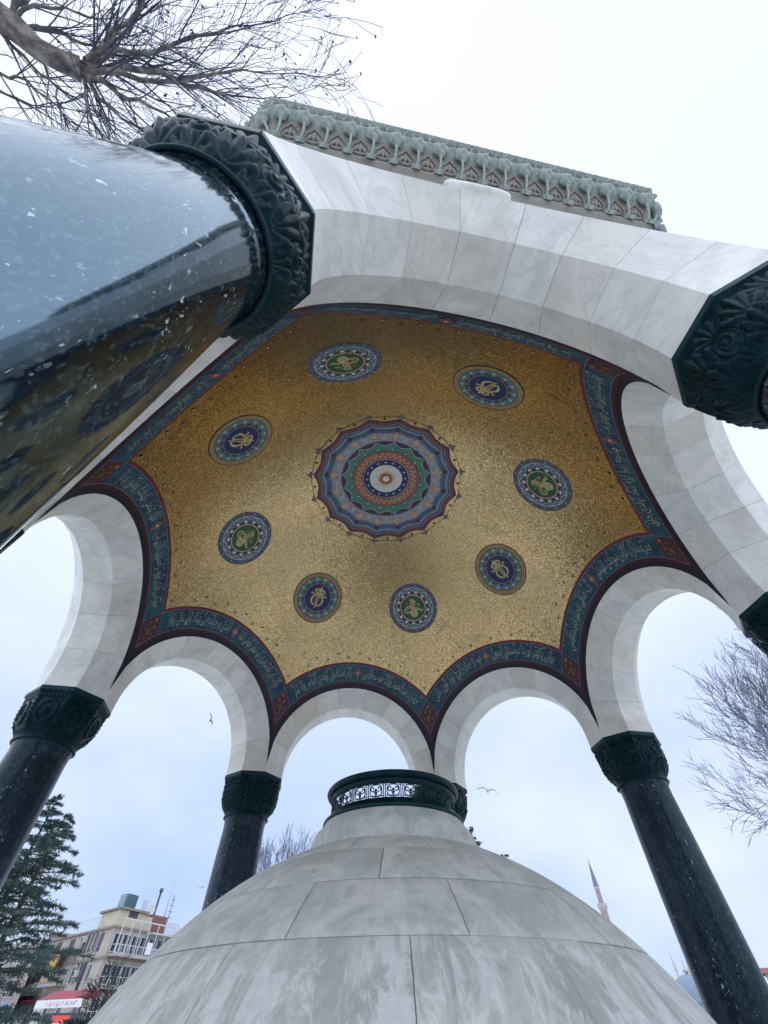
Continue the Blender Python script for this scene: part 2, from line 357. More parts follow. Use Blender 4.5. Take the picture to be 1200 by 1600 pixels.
# ------------------------------------------------------------------ pavilion geometry (plan units)
TH0 = -1.7790734
S8 = 0.0890; DO = S8 * 2.41421; AP = cos(pi / 8); HL = sin(pi / 8)
H0 = 0.0266
RI = 1 - 1.3066 * S8; AI = AP - DO / 2; AO = AP + DO / 2
ri = HL - S8 / 2; rs = HL - DO / 2
FLOOR = -1.12
def az(k): return TH0 + k * pi / 4
def zd(rho): return H0 + sqrt(max(RI * RI - rho * rho, 0)) * (1 + .0167 * (1 - (rho / RI) ** 2))
def onv(x, y, eps=0.0):
    p = V3((x, y, zd(hypot(x, y)))); d = (V3((0, 0, H0)) - p).normalized(); return (p + d * eps) * U
def bayframe(k):
    th = az(k + .5); return V3((cos(th), sin(th), 0)), V3((-sin(th), cos(th), 0))
ground_z = -3.95
pav = empty('fountain_pavilion', (0, 0, FLOOR * U), 'octagonal domed fountain pavilion with dark columns, marble arches and gold mosaic vault', 'pavilion')

# --- arches with voussoirs
BND = [[0, .085, .20, .315, .42, .545, .66, .775, .90, 1], [0, .11, .215, .33, .46, .575, .68, .80, .915, 1]]
def arch_pt(n, r, a, inner=False, k_n=None):
    """bay-local (x=n outward, y=t, z)"""
    t = r * cos(a); z = H0 + r * sin(a)
    if inner: z = max(H0 + 1e-4, zd(hypot(n, t))) if hypot(n, t) < RI else H0
    return V3((n, t, z))
def vouss_mesh(a0, a1, first, last):
    m = MB(); gap = 0.0013
    a0g = a0 + (gap if not first else 0); a1g = a1 - (gap if not last else 0)
    sec = [(AI, ri, 1), (AP - S8 / 2, rs, 0), (AP + S8 / 2, rs, 0), (AO, ri, 0), (AO - .006, ri + .012, 0), (AI + .006, ri + .012, 0)]
    N = 7; rows = []
    angs = [a0g + (a1g - a0g) * i / N for i in range(N + 1)]
    bev = 0.0016
    for i, a in enumerate(angs):
        rows.append([arch_pt(n_, r_, a, q == 1) * U for n_, r_, q in sec])
    def foot(a): return [V3((n_, r_ * (1 if cos(a) > 0 else -1), 0)) * U for n_, r_, q in sec]
    if first: rows.insert(0, foot(a0g))
    if last: rows.append(foot(a1g))
    # small arris at each joint
    L = len(sec); vs = [p for r_ in rows for p in r_]; fs = []
    for i in range(len(rows) - 1):
        for j in range(L):
            a = i * L + j; b = i * L + (j + 1) % L; fs.append((a, b, b + L, a + L))
    fs.append(tuple(range(L))); fs.append(tuple((len(rows) - 1) * L + j for j in range(L))[::-1])
    m.add(vs, fs, 'marble'); return m.mesh('voussoir', fix=True)
VM = []
for bs in BND:
    VM.append([vouss_mesh(pi * bs[i], pi * bs[i + 1], i == 0, i == len(bs) - 2) for i in range(len(bs) - 1)])
core = MB()
def corefn(sec):
    def f(u, v):
        a = pi * u; n_, r_ = sec[int(round(v * (len(sec) - 1)))]
        return arch_pt(n_, r_, a) * U
    return f
csec = [(AI + .008, ri + .008), (AP - S8 / 2 + .003, rs + .008), (AP + S8 / 2 - .003, rs + .008), (AO - .008, ri + .008)]
core.grid(corefn(csec), 48, 3, 'mortar', smooth=False)
# pier stub and outer spandrel wall (vertical outer face above the chamfered arch)
ZT = 0.56; HW = AO * math.tan(pi / 8)
def wallfn(off, hw):
    def f(u, v):
        t = -hw + 2 * hw * u
        zb = H0 + sqrt(max((ri + .001) ** 2 - t * t, 0)) if abs(t) < ri else 0.0
        return V3((AO + off, t, zb + (ZT - zb) * v)) * U
    return f
span = MB()
ts = sorted(set([-HW, -ri - .0005, ri + .0005, HW] + [(ri) * cos(pi * i / 48) for i in range(49)]))
vs = []
for t in ts:
    zb = H0 + sqrt(max((ri + .0005) ** 2 - t * t, 0)) if abs(t) <= ri + 1e-6 else 0.0
    for n_ in (AO, AO - .03):
        tt = t if abs(t) < HW - 1e-6 else t * (n_ / AO)
        vs += [V3((n_, tt, zb)) * U, V3((n_, tt, ZT)) * U]
fs = []
for i in range(len(ts) - 1):
    a = i * 4; b = a + 4; fs += [(a, b, b + 1, a + 1), (a + 2, a + 3, b + 3, b + 2), (a, a + 2, b + 2, b), (a + 1, b + 1, b + 3, a + 3)]
span.add(vs, fs, 'marble')
span_me = span.mesh('spandrel_wall', fix=True); core_me = core.mesh('arch')
boss = MB()
def bossp(r, d): return (d, r)
prof = [(0, .010), (.045, .010), (.050, .012), (.062, .0145), (.068, .012), (.071, .008), (.072, .0)]
nb = 40
for i in range(len(prof) - 1):
    (ra, da), (rb, db) = prof[i], prof[i + 1]
    vsb = []
    for (r_, d_) in ((ra, da), (rb, db)):
        for k in range(nb): vsb.append(V3((AO + d_, r_ * cos(2 * pi * k / nb), .441 + r_ * sin(2 * pi * k / nb))) * U)
    boss.add(vsb, [(k, (k + 1) % nb, nb + (k + 1) % nb, nb + k) for k in range(nb)], 'marble', True)
boss_me = boss.mesh('round_plaque', fix=True)
for k in range(8):
    n_, t_ = bayframe(k); M = frame((0, 0, 0), n_, t_, V3((0, 0, 1)))
    a = inst('arch', core_me, pav, M)
    for me in VM[k % 2]: inst('voussoir', me, a, M)
    inst('spandrel_wall', span_me, pav, M); inst('round_plaque', boss_me, pav, M)
# mass of the pier above each capital
pier = MB()
pier.lathe([(S8 * 1.3066 - .004, 0.001), (S8 * 1.3066 - .004, .02), (S8 * 1.3066 - .05, .12)], 8, 'mortar', smooth=False)
for v in range(len(pier.v)): pier.v[v] = (pier.v[v][0] * U, pier.v[v][1] * U, pier.v[v][2] * U)
pier_me = pier.mesh('pier')
for k in range(8):
    c, s_ = cos(az(k)), sin(az(k)); M = frame((c * U, s_ * U, 0), V3((c, s_, 0)), V3((-s_, c, 0)), V3((0, 0, 1)))
    inst('pier', pier_me, pav, M)

# --- the vault: gold field plus border strips (all laid out between planes parallel to the arches)
vault = MB()
G1 = .7665
def octr(a, ap):
    b = (a - az(.5)) % (pi / 4); b = min(b, pi / 4 - b); return ap / cos(b)
def goldf(u, v):
    a = az(0) + 2 * pi * u; r = octr(a, G1) * (v if v > 0 else 1e-4); return onv(r * cos(a), r * sin(a))
vault.grid(goldf, 256, 56, 'gold_mosaic', closeu=True, flip=True)
def strip(m, k, n0, n1, matn, tl=None, eps=0.0, nu=40, nv=2, t0=None, t1=None):
    nn, tt = bayframe(k)
    def f(u, v):
        n_ = n0 + (n1 - n0) * v; te = tl(n_) if tl else n_ * math.tan(pi / 8)
        a, b = (-te, te) if t0 is None else (t0(n_), t1(n_))
        t = a + (b - a) * u; p = nn * n_ + tt * t; return onv(p.x, p.y, eps)
    m.grid(f, nu, nv, matn)
borders = MB()
for k in range(8):
    strip(borders, k, G1, .7718, 'mosaic_maroon'); strip(borders, k, .7718, .7728, 'mosaic_line')
    strip(borders, k, .8040, .8048, 'mosaic_line'); strip(borders, k, .8048, .8095, 'mosaic_dark_maroon'); strip(borders, k, .8095, AI, 'mosaic_black', nv=6, nu=60)
vob = vault.obj('mosaic_vault', pav)
borders.obj('mosaic_border', vob)
NB0, NB1 = .7728, .8040
te_ = lambda n_: NB0 * sqrt(2) - n_
ornq = {}
BANDS = []
for k in range(8):
    bd = MB(); strip(bd, k, NB0, NB1, 'mosaic_blue', tl=te_, nu=44, nv=3)
    for sg in (-1, 1):
        if sg < 0: strip(bd, k, NB0, NB1, 'mosaic_line', t0=lambda n_: -te_(n_) - .0004, t1=lambda n_: -te_(n_) + .0008, eps=.0006, nu=1, nv=4)
        else: strip(bd, k, NB0, NB1, 'mosaic_line', t0=lambda n_: te_(n_) - .0008, t1=lambda n_: te_(n_) + .0004, eps=.0006, nu=1, nv=4)
    BANDS.append(bd.obj('inscription_band', pav))
# corner ornament: where two bands overlap
def ornament(k):
    m = MB(); c1 = az(k) - pi / 8; c2 = az(k) + pi / 8
    def pn(a, b):                          # plan point with n on bay k-1 = a and on bay k = b
        det = sin(c2 - c1)
        return ((a * sin(c2) - b * sin(c1)) / det, (b * cos(c1) - a * cos(c2)) / det)
    def f(u, v): return onv(*pn(NB0 + (NB1 - NB0) * u, NB0 + (NB1 - NB0) * v))
    m.grid(f, 6, 6, 'mosaic_plum')
    q = NB1 - NB0
    def g(a, b, eps=.001): return onv(*pn(NB0 + q * a, NB0 + q * b), eps)
    # palmette: central bud, two leaf pairs, foot
    def blob(ca, cb, r, mm, e=.001, n=9, sx=1, sy=1):
        vs = [g(ca, cb, e)]
        for i in range(n):
            a = 2 * pi * i / n; d1, d2 = r * sx * cos(a), r * sy * sin(a)      # d1 along the radial diagonal, d2 across
            vs.append(g(ca + (d1 - d2) * .7, cb + (d1 + d2) * .7, e))
        m.add(vs, [(0, i + 1, (i + 1) % n + 1) for i in range(n)], mm)
    blob(.5, .5, .34, 'mosaic_ornament', .0008, 14, 1.25, .75)
    blob(.24, .24, .10, 'mosaic_rust', .0014); blob(.62, .62, .08, 'mosaic_bronze', .0014, sx=2.0)
    for s in (-1, 1):
        blob(.42 - s * .14, .42 + s * .14, .07, 'mosaic_bronze', .0014, sx=1.5); blob(.62 - s * .2, .62 + s * .2, .06, 'mosaic_bronze', .0014)
        blob(.8 - s * .07, .8 + s * .07, .05, 'mosaic_red', .0014)
    m.obj('corner_ornament', pav)
for k in range(8): ornament(k)
studs = MB()
for k in range(8):
    nn, tt = bayframe(k)
    for i, t in enumerate((-.312, -.235, -.147, -.05, .05, .147, .235)):
        for r, e, mm in ((.0062, .0012, 'mosaic_black'), (.0032, .002, 'mosaic_white')):
            p = nn * .7555 + tt * t; zz = V3((p.x, p.y, zd(p.length) - H0)).normalized(); tx = tt; ty = zz.cross(tx)
            c0 = V3((p.x, p.y, zd(p.length)))
            vs = [(c0 - zz * e) * U] + [(c0 - zz * e + (tx * cos(a) + ty * sin(a)) * r) * U for a in [2 * pi * j / 7 for j in range(7)]]
            studs.add(vs, [(0, j + 1, (j + 1) % 7 + 1) for j in range(7)], mm)
    for t in (-.2, -.1, .0, .1, .2):        # little twigs between the studs
        p = nn * .748 + tt * t
        for d in (-.006, 0, .006):
            a = onv(p.x, p.y, .0012); q_ = nn * (.748 - .004) + tt * (t + d); b2 = onv(q_.x, q_.y, .0012); w = V3((.004, .004, 0))
            studs.add([a - w, a + w, b2 + w, b2 - w], [(0, 1, 2, 3)], 'mosaic_plum')
tag(studs.obj('border_stud', vob), kind='stuff')

# --- inscriptions
FORMS = {  # isolated, final, initial, medial presentation forms
 'ا': 'FE8D FE8E', 'ئ': 'FE89 FE8A FE8B FE8C', 'ط': 'FEC1 FEC2 FEC3 FEC4', 'چ': 'FB7A FB7B FB7C FB7D', 'غ': 'FECD FECE FECF FED0', 'آ': 'FE81 FE82', 'ب': 'FE8F FE90 FE91 FE92', 'پ': 'FB56 FB57 FB58 FB59', 'ت': 'FE95 FE96 FE97 FE98', 'ث': 'FE99 FE9A FE9B FE9C', 'ج': 'FE9D FE9E FE9F FEA0',
 'ح': 'FEA1 FEA2 FEA3 FEA4', 'خ': 'FEA5 FEA6 FEA7 FEA8', 'د': 'FEA9 FEAA', 'ر': 'FEAD FEAE', 'ز': 'FEAF FEB0', 'س': 'FEB1 FEB2 FEB3 FEB4', 'ش': 'FEB5 FEB6 FEB7 FEB8',
 'ص': 'FEB9 FEBA FEBB FEBC', 'ض': 'FEBD FEBE FEBF FEC0', 'ع': 'FEC9 FECA FECB FECC', 'ف': 'FED1 FED2 FED3 FED4', 'ق': 'FED5 FED6 FED7 FED8', 'ك': 'FED9 FEDA FEDB FEDC', 'ل': 'FEDD FEDE FEDF FEE0',
 'م': 'FEE1 FEE2 FEE3 FEE4', 'ن': 'FEE5 FEE6 FEE7 FEE8', 'ه': 'FEE9 FEEA FEEB FEEC', 'و': 'FEED FEEE', 'ى': 'FEEF FEF0', 'ي': 'FEF1 FEF2 FEF3 FEF4'}
def shape(txt):
    out = []
    for w in txt.split(' '):
        g = []
        for i, c in enumerate(w):
            f = [chr(int(x, 16)) for x in FORMS[c].split()]
            prev = i > 0 and len(FORMS[w[i - 1]].split()) == 4
            nxt = i < len(w) - 1 and len(f) == 4
            g.append(f[3] if prev and nxt else f[1] if prev else f[2] if nxt else f[0])
        out.append(''.join(g))
    return ' '.join(out)[::-1]
LINES = [('حضرت عبد الحميد خانك محب خالصى', 'زائر استانبول اولدى قيصر والا تبار'), ('خاك پاى پادشاهيدر بو شهر خوش نما', 'ايلدى بو چشمه يى بنياد اول عالى وقار'),
         ('صو كبى جارى اولوب احساننك آثارى هپ', 'ملك عثمانى به يادكار اولسون بو اثر'), ('دوستى ايكى دولتك محكم اولوب هر آن', 'نام وليلهم ثانى قالدى بوراده يادكار'),
         ('حضرت عبد الحميد خانك محب خالصى', 'زائر استانبول اولدى قيصر والا تبار'), ('آفتاب شوكتك نورى جهانى طوتدى هپ', 'چشمه زيبا ايله شاد اولدى خلق'),
         ('مير مختارك كلامى سويلدى تاريخنى', 'آب صافى ايجنلر ايدر دعاسنى'), ('بوش دكلدر بو بنا دوستلق ايجون', 'سنه بيك اوج يوز اون التى')]
def text_mesh_pts(txt):
    c = bpy.data.curves.new('tmp', 'FONT'); c.body = txt; c.resolution_u = 2; c.fill_mode = 'FRONT'; c.offset = 0.0
    o = bpy.data.objects.new('tmp', c); COL.objects.link(o)
    dg = bpy.context.evaluated_depsgraph_get(); me = o.evaluated_get(dg).to_mesh()
    vs = [(v.co.x, v.co.y) for v in me.vertices]; fs = [list(p.vertices) for p in me.polygons]
    bpy.data.objects.remove(o); bpy.data.curves.remove(c); return vs, fs
def band_map(k, s, h, eps=.0022):
    """s: length along the band from its crown (to the viewer's right), h: 0 bottom .. 1 top"""
    nn, tt = bayframe(k); n_ = NB1 + (NB0 - NB1) * h
    ph = pi / 2 - s / .404; rr = sqrt(RI * RI - n_ * n_)
    t = -rr * cos(ph); p = nn * n_ + tt * t; return onv(p.x, p.y, eps)
rng = random.Random(5)
for k in range(8):
    ins = MB()
    for side, txt in enumerate(LINES[(k + 4) % 8 if k != 4 else 0]):
        vs, fs = text_mesh_pts(shape(txt))
        x0 = min(v[0] for v in vs); x1 = max(v[0] for v in vs); y0 = min(v[1] for v in vs); y1 = max(v[1] for v in vs)
        L0, L1 = (.028, .318) if side == 0 else (-.318, -.028)
        sl = 0.10
        pts = []
        for x, y in vs:
            hh = .10 + .80 * (y - y0) / (y1 - y0); u = (x - x0) / (x1 - x0)
            s = L0 + (L1 - L0) * u + sl * .02 * (hh - .5)
            lim = te_(NB1 + (NB0 - NB1) * hh)
            pts.append(band_map(k, s, hh))
        ins.add(pts, fs, 'mosaic_script')
        for i in range(26):                  # the small vowel signs and filling strokes of the script
            s = L0 + (L1 - L0) * rng.random(); h = rng.choice((.16, .80, .86, .24, .72)); ln = rng.uniform(.004, .012); a = rng.uniform(.2, .9)
            p = [(s, h), (s + ln, h + .16 * a), (s + ln, h + .16 * a + .05), (s, h + .05)]
            ins.add([band_map(k, x, min(.95, y), .0021) for x, y in p], [(0, 1, 2, 3)], 'mosaic_script')
    o = tag(ins.obj('inscription', BANDS[k]), kind='stuff')
    fl = MB()
    def bl(cs, ch, rx, ry, mm, e, n=12, pet=0, k=k):
        vs = [band_map(k, cs, ch, e)]
        for i in range(n):
            a = 2 * pi * i / n; q = 1 + (pet * cos(4 * a))
            vs.append(band_map(k, cs + rx * q * cos(a), ch + ry * q * sin(a), e))
        fl.add(vs, [(0, i + 1, (i + 1) % n + 1) for i in range(n)], mm)
    bl(0, .5, .0145, .30, 'mosaic_lavender', .0022, 32, .22); bl(0, .5, .010, .22, 'mosaic_red', .003, 32, .25); bl(0, .5, .005, .09, 'mosaic_tan', .0038)
    bl(0, .86, .006, .07, 'mosaic_red', .003); bl(0, .14, .006, .06, 'mosaic_red', .003)
    fl.obj('palmette', BANDS[k])

# --- mosaic medallions
def med_map(k, rho=.6133):
    th = az(k); C = V3((rho * cos(th), rho * sin(th), zd(rho))); O = V3((0, 0, H0))
    nrm = (C - O).normalized(); T = V3((sin(th), -cos(th), 0)); Y = (V3((0, 0, 1)) - nrm * nrm.z).normalized()
    def f(x, y, e):
        X = C + T * x + Y * y - O; l = (C - O).length / X.length; X = X * l
        return onv(X.x, X.y, e)
    return f
def ring(m, f, r0, r1, e, mm, n=64):
    vs = [f(r * cos(2 * pi * i / n), r * sin(2 * pi * i / n), e) for r in (r0, r1) for i in range(n)]
    m.add(vs, [(i, (i + 1) % n, n + (i + 1) % n, n + i) for i in range(n)], mm, True)
def disc(m, f, cx, cy, r, e, mm, n=12, rf=None, rot=0):
    rf = rf or (lambda a: 1)
    vs = [f(cx, cy, e)] + [f(cx + r * rf(2 * pi * i / n) * cos(2 * pi * i / n + rot), cy + r * rf(2 * pi * i / n) * sin(2 * pi * i / n + rot), e) for i in range(n)]
    m.add(vs, [(0, i + 1, (i + 1) % n + 1) for i in range(n)], mm)
def bigdisc(m, f, r, e, mm, n=48):
    disc(m, f, 0, 0, r * .5, e, mm, n); ring(m, f, r * .5, r, e, mm, n)
def stroke(m, f, pts, w, e, mm, R=1.0, sub=5, ox=0, oy=0, rot=0):
    # smooth polyline ribbon, widths per point
    P = []; n = len(pts); ws = w if isinstance(w, (list, tuple)) else [w] * n
    def cr(a, b, c, d, t): return .5 * ((2 * b) + (-a + c) * t + (2 * a - 5 * b + 4 * c - d) * t * t + (-a + 3 * b - 3 * c + d) * t ** 3)
    for i in range(n - 1):
        p = [pts[max(i - 1, 0)], pts[i], pts[i + 1], pts[min(i + 2, n - 1)]]
        for j in range(sub): t = j / sub; P.append((cr(*[q[0] for q in p], t), cr(*[q[1] for q in p], t), ws[i] + (ws[i + 1] - ws[i]) * t))
    P.append((*pts[-1], ws[-1])); vs = []
    cr_, sr_ = cos(rot), sin(rot)
    for i, (x, y, w_) in enumerate(P):
        a = P[max(i - 1, 0)]; b = P[min(i + 1, len(P) - 1)]; dx, dy = b[0] - a[0], b[1] - a[1]; l = hypot(dx, dy) or 1; nx, ny = -dy / l, dx / l
        for s in (-1, 1):
            X, Y = (x + nx * w_ * s / 2) * R, (y + ny * w_ * s / 2) * R
            vs.append(f(ox + X * cr_ - Y * sr_, oy + X * sr_ + Y * cr_, e))
    m.add(vs, [(2 * i, 2 * i + 1, 2 * i + 3, 2 * i + 2) for i in range(len(P) - 1)], mm)
E0 = .0008; DE = .0007
def star(m, f, cx, cy, r, e, mm, pts=4, inner=.38, rot=0):
    disc(m, f, cx, cy, r, e, mm, pts * 2, rf=lambda a: 1 if round(a / (pi / pts)) % 2 == 0 else inner, rot=rot)
def blue_medallion(k):
    f = med_map(k); R = .119; m = MB()
    bigdisc(m, f, R, E0, 'mosaic_slate'); ring(m, f, R * .84, R * .965, E0 + DE, 'mosaic_ochre'); ring(m, f, R * .985, R * 1.0, E0 + DE, 'mosaic_plum')
    ring(m, f, R * .58, R * .80, E0 + DE, 'mosaic_teal'); ring(m, f, R * .53, R * .575, E0 + 3 * DE, 'mosaic_lavender')
    N = 14
    for i in range(N):
        a = 2 * pi * i / N; c, s = cos(a), sin(a)
        disc(m, f, R * .60 * c, R * .60 * s, R * .085, E0 + 2 * DE, 'mosaic_plum', 8, rf=lambda b: 1.0, rot=a)
        disc(m, f, R * .655 * c, R * .655 * s, R * .03, E0 + 3 * DE, 'mosaic_rust', 6)
        a2 = a + pi / N; star(m, f, R * .735 * cos(a2), R * .735 * sin(a2), R * .085, E0 + 3 * DE, 'mosaic_pale', 4, .4, a2)
        disc(m, f, R * .735 * cos(a2), R * .735 * sin(a2), R * .022, E0 + 4 * DE, 'mosaic_white', 6)
    for i in range(28):
        a = 2 * pi * i / 28; disc(m, f, R * .90 * cos(a), R * .90 * sin(a), R * .02, E0 + 2 * DE, 'mosaic_lavender' if i % 2 else 'mosaic_red', 5)
    o = m.obj('medallion', pav); o['label'] = 'blue mosaic medallion with a gold crowned monogram'
    m = MB(); bigdisc(m, f, R * .535, E0 + 2 * DE, 'mosaic_navy')
    e = E0 + 4 * DE; q = R * .5; g = 'mosaic_gilt'
    stroke(m, f, [(-.12, .12), (-.38, .02), (-.46, -.28), (-.30, -.56), (-.10, -.66)], [.06, .12, .17, .12, .06], e, g, q)
    stroke(m, f, [(.12, .12), (.38, .02), (.46, -.28), (.30, -.56), (.10, -.66)], [.06, .12, .17, .12, .06], e, g, q)
    stroke(m, f, [(-.10, .10), (-.07, -.55)], .085, e, g, q); stroke(m, f, [(.10, .10), (.07, -.55)], .085, e, g, q)
    stroke(m, f, [(-.18, .11), (.18, .11)], .07, e, g, q); stroke(m, f, [(-.14, -.56), (.14, -.56)], .07, e, g, q)
    stroke(m, f, [(0, -.60), (.08, -.74), (-.02, -.82)], .07, e, g, q)
    # crown: band, five arches, orb
    stroke(m, f, [(-.27, .27), (0, .23), (.27, .27)], .11, e, g, q)
    stroke(m, f, [(-.25, .30), (-.40, .48), (-.24, .64), (0, .66)], [.1, .13, .12, .07], e, g, q); stroke(m, f, [(.25, .30), (.40, .48), (.24, .64), (0, .66)], [.1, .13, .12, .07], e, g, q)
    stroke(m, f, [(-.10, .28), (-.15, .48), (0, .66)], .09, e, g, q); stroke(m, f, [(.10, .28), (.15, .48), (0, .66)], .09, e, g, q); stroke(m, f, [(0, .27), (0, .66)], .10, e, g, q)
    disc(m, f, 0, q * .72, q * .075, e, g, 8); stroke(m, f, [(0, .74), (0, .90)], .05, e, g, q); stroke(m, f, [(-.06, .83), (.06, .83)], .04, e, g, q)
    stroke(m, f, [(-.27, .24), (-.44, .16), (-.58, .26), (-.66, .14)], [.08, .10, .10, .03], e, g, q); stroke(m, f, [(.27, .24), (.44, .16), (.58, .26), (.66, .14)], [.08, .10, .10, .03], e, g, q)
    m.obj('monogram', o)
def green_medallion(k):
    f = med_map(k); R = .119; m = MB()
    bigdisc(m, f, R, E0, 'mosaic_slate'); ring(m, f, R * .86, R * .97, E0 + DE, 'mosaic_slate_blue'); ring(m, f, R * .80, R * .835, E0 + DE, 'mosaic_pale'); ring(m, f, R * .50, R * .79, E0 + DE, 'mosaic_slate_blue')
    ring(m, f, R * .495, R * .53, E0 + 3 * DE, 'mosaic_tan')
    N = 13
    for i in range(N):
        a = 2 * pi * i / N; c, s = cos(a), sin(a)
        disc(m, f, R * .57 * c, R * .57 * s, R * .06, E0 + 2 * DE, 'mosaic_plum', 7)
        a2 = a + pi / N
        star(m, f, R * .625 * cos(a2), R * .625 * sin(a2), R * .088, E0 + 3 * DE, 'mosaic_white', 4, .45, a2 + .3)
        stroke(m, f, [(.68 * cos(a2 - pi / N), .68 * sin(a2 - pi / N)), (.80 * cos(a2), .80 * sin(a2)), (.68 * cos(a2 + pi / N), .68 * sin(a2 + pi / N))], .035, E0 + 2 * DE, 'mosaic_pale', R, sub=2)
        disc(m, f, R * .72 * c, R * .72 * s, R * .035, E0 + 3 * DE, 'mosaic_teal', 6)
    for i in range(26):
        a = 2 * pi * (i + .5) / 26; disc(m, f, R * .915 * cos(a), R * .915 * sin(a), R * .02, E0 + 2 * DE, 'mosaic_white' if i % 2 else 'mosaic_plum', 5)
        disc(m, f, R * 1.005 * cos(a), R * 1.005 * sin(a), R * .022, E0 + 2 * DE, 'mosaic_pale', 5)
    o = m.obj('medallion', pav); o['label'] = 'green mosaic medallion with a gold calligraphic cipher'
    m = MB(); bigdisc(m, f, R * .50, E0 + 2 * DE, 'mosaic_green')
    e = E0 + 4 * DE; q = R * .46; g = 'mosaic_gilt'
    # calligraphic cipher: heaped base, three uprights with hooks, two loops to the left, arms to the right
    for dx, h in ((-.18, .78), (-.02, .84), (.13, .74)):
        stroke(m, f, [(dx, h), (dx + .02, .3), (dx + .04, -.3)], [.05, .085, .07], e, g, q)
        stroke(m, f, [(dx, h), (dx + .10, h - .16), (dx + .22, h - .30), (dx + .10, h - .44)], [.03, .05, .05, .02], e, g, q)
    stroke(m, f, [(.15, -.1), (-.15, .16), (-.55, .12), (-.78, -.14), (-.6, -.38), (-.2, -.36), (.1, -.26)], [.05, .08, .09, .10, .09, .08, .05], e, g, q)
    stroke(m, f, [(.12, -.16), (-.15, .02), (-.42, .0), (-.54, -.14), (-.42, -.27), (-.15, -.26), (.1, -.2)], [.04, .06, .07, .07, .07, .06, .04], e, g, q)
    stroke(m, f, [(.05, -.12), (.35, -.05), (.65, -.22), (.92, -.22)], [.09, .08, .07, .03], e, g, q); stroke(m, f, [(.05, -.26), (.4, -.18), (.66, -.34), (.84, -.32)], [.09, .08, .06, .03], e, g, q)
    for y in (-.30, -.41, -.52, -.63): stroke(m, f, [(-.20, y), (.02, y - .07), (.26, y + .02), (.34, y + .10)], [.05, .085, .085, .04], e, g, q)
    stroke(m, f, [(-.18, -.25), (-.24, -.5), (-.08, -.76), (.2, -.74), (.36, -.5)], [.07, .10, .09, .08, .04], e, g, q)
    for x, y in ((.52, .30), (.62, .20), (.46, .18)): star(m, f, q * x, q * y, q * .11, e, 'mosaic_ochre', 5, .5)
    for x, y in ((-.5, .5), (-.4, .42)): star(m, f, q * x, q * y, q * .08, e, 'mosaic_ochre', 5, .5)
    m.obj('cipher', o)
for k in range(8): (green_medallion if k in (0, 2, 4, 6) else blue_medallion)(k)

# --- central rosette
def ros(x, y, e): return onv(x, y, e)
A0 = az(0)
def scal(ro, depth, n=16, ph=0.0, inward=True):
    """scalloped radius: tips at multiples of 2pi/n, valleys (or bulges) between"""
    def f(a):
        b = ((a - A0 - ph) % (2 * pi / n)) / (2 * pi / n); s = sin(pi * b); return ro - depth * s
    return f
def rband(m, rf0, rf1, e, mm, n=256):
    vs = []
    for rf in (rf0, rf1):
        for i in range(n):
            a = 2 * pi * i / n + A0; r = rf(a) if callable(rf) else rf; vs.append(ros(r * cos(a), r * sin(a), e))
    m.add(vs, [(i, (i + 1) % n, n + (i + 1) % n, n + i) for i in range(n)], mm, True)
def layers(name, parts, parent):
    m = MB()
    for a, b, mm, e in parts: rband(m, a, b, e, mm)
    return m.obj(name, parent)
e1 = E0
rosette = layers('ceiling_rosette', [(.195, scal(.320, .019), 'mosaic_plum', e1), (scal(.2755, .0165), scal(.312, .0185), 'mosaic_red', e1 + DE)], pav)
layers('scalloped_rim', [(scal(.262, .013), scal(.3025, .018), 'mosaic_lavender', e1 + 2 * DE), (scal(.288, .016), scal(.2945, .0165), 'mosaic_slate', e1 + 3 * DE),
        (scal(.248, .010), scal(.284, .015), 'mosaic_steel', e1 + 3 * DE), (scal(.2660, .0125), scal(.2685, .0128), 'mosaic_black', e1 + 4 * DE), (scal(.281, .0148), scal(.2845, .015), 'mosaic_pale', e1 + 4 * DE)], rosette)
fb = layers('flower_band', [(.195, scal(.2555, .011), 'mosaic_grey', e1 + 4 * DE), (scal(.2525, .011), scal(.2555, .011), 'mosaic_slate', e1 + 5 * DE), (.1985, .2010, 'mosaic_steel', e1 + 5 * DE)], rosette)
lob = lambda ro, dp: (lambda a: ro - dp * (1 - sin(pi * (((a - A0) % (pi / 8)) / (pi / 8)))))
def crescf(a): return .1985
layers('crescent_ring', [(.15, .1985, 'mosaic_plum', e1 + 5 * DE)], rosette)
layers('jade_ring', [(.145, scal(.1970, .0200), 'mosaic_pale', e1 + 6 * DE), (.14, scal(.1935, .0198), 'mosaic_jade', e1 + 7 * DE)], rosette)
layers('rust_ring', [(.10, .151, 'mosaic_plum', e1 + 8 * DE), (.10, .1475, 'mosaic_rust', e1 + 9 * DE), (.1405, .1425, 'mosaic_plum', e1 + 10 * DE), (.1065, .1085, 'mosaic_plum', e1 + 10 * DE)], rosette)
layers('star_ring', [(.05, .1035, 'mosaic_pale', e1 + 10 * DE), (.05, .1015, 'mosaic_navy', e1 + 11 * DE)], rosette)
m = MB(); disc(m, ros, 0, 0, .0735, e1 + 12 * DE, 'mosaic_white', 64); m.obj('centre_disc', rosette)
m = MB()
disc(m, ros, 0, 0, .060, e1 + 13 * DE, 'mosaic_tan', 64, rf=lambda a: 1 if round(a / (pi / 32)) % 4 == 0 else .45, rot=A0)
disc(m, ros, 0, 0, .044, e1 + 14 * DE, 'mosaic_orange', 64, rf=lambda a: 1 if round(a / (pi / 32)) % 4 == 2 else .66, rot=A0)
disc(m, ros, 0, 0, .024, e1 + 15 * DE, 'mosaic_red', 32); disc(m, ros, 0, 0, .016, e1 + 16 * DE, 'mosaic_white', 24)
m.obj('sunburst', rosette)
sm = MB(); cur = MB(); rim = MB()
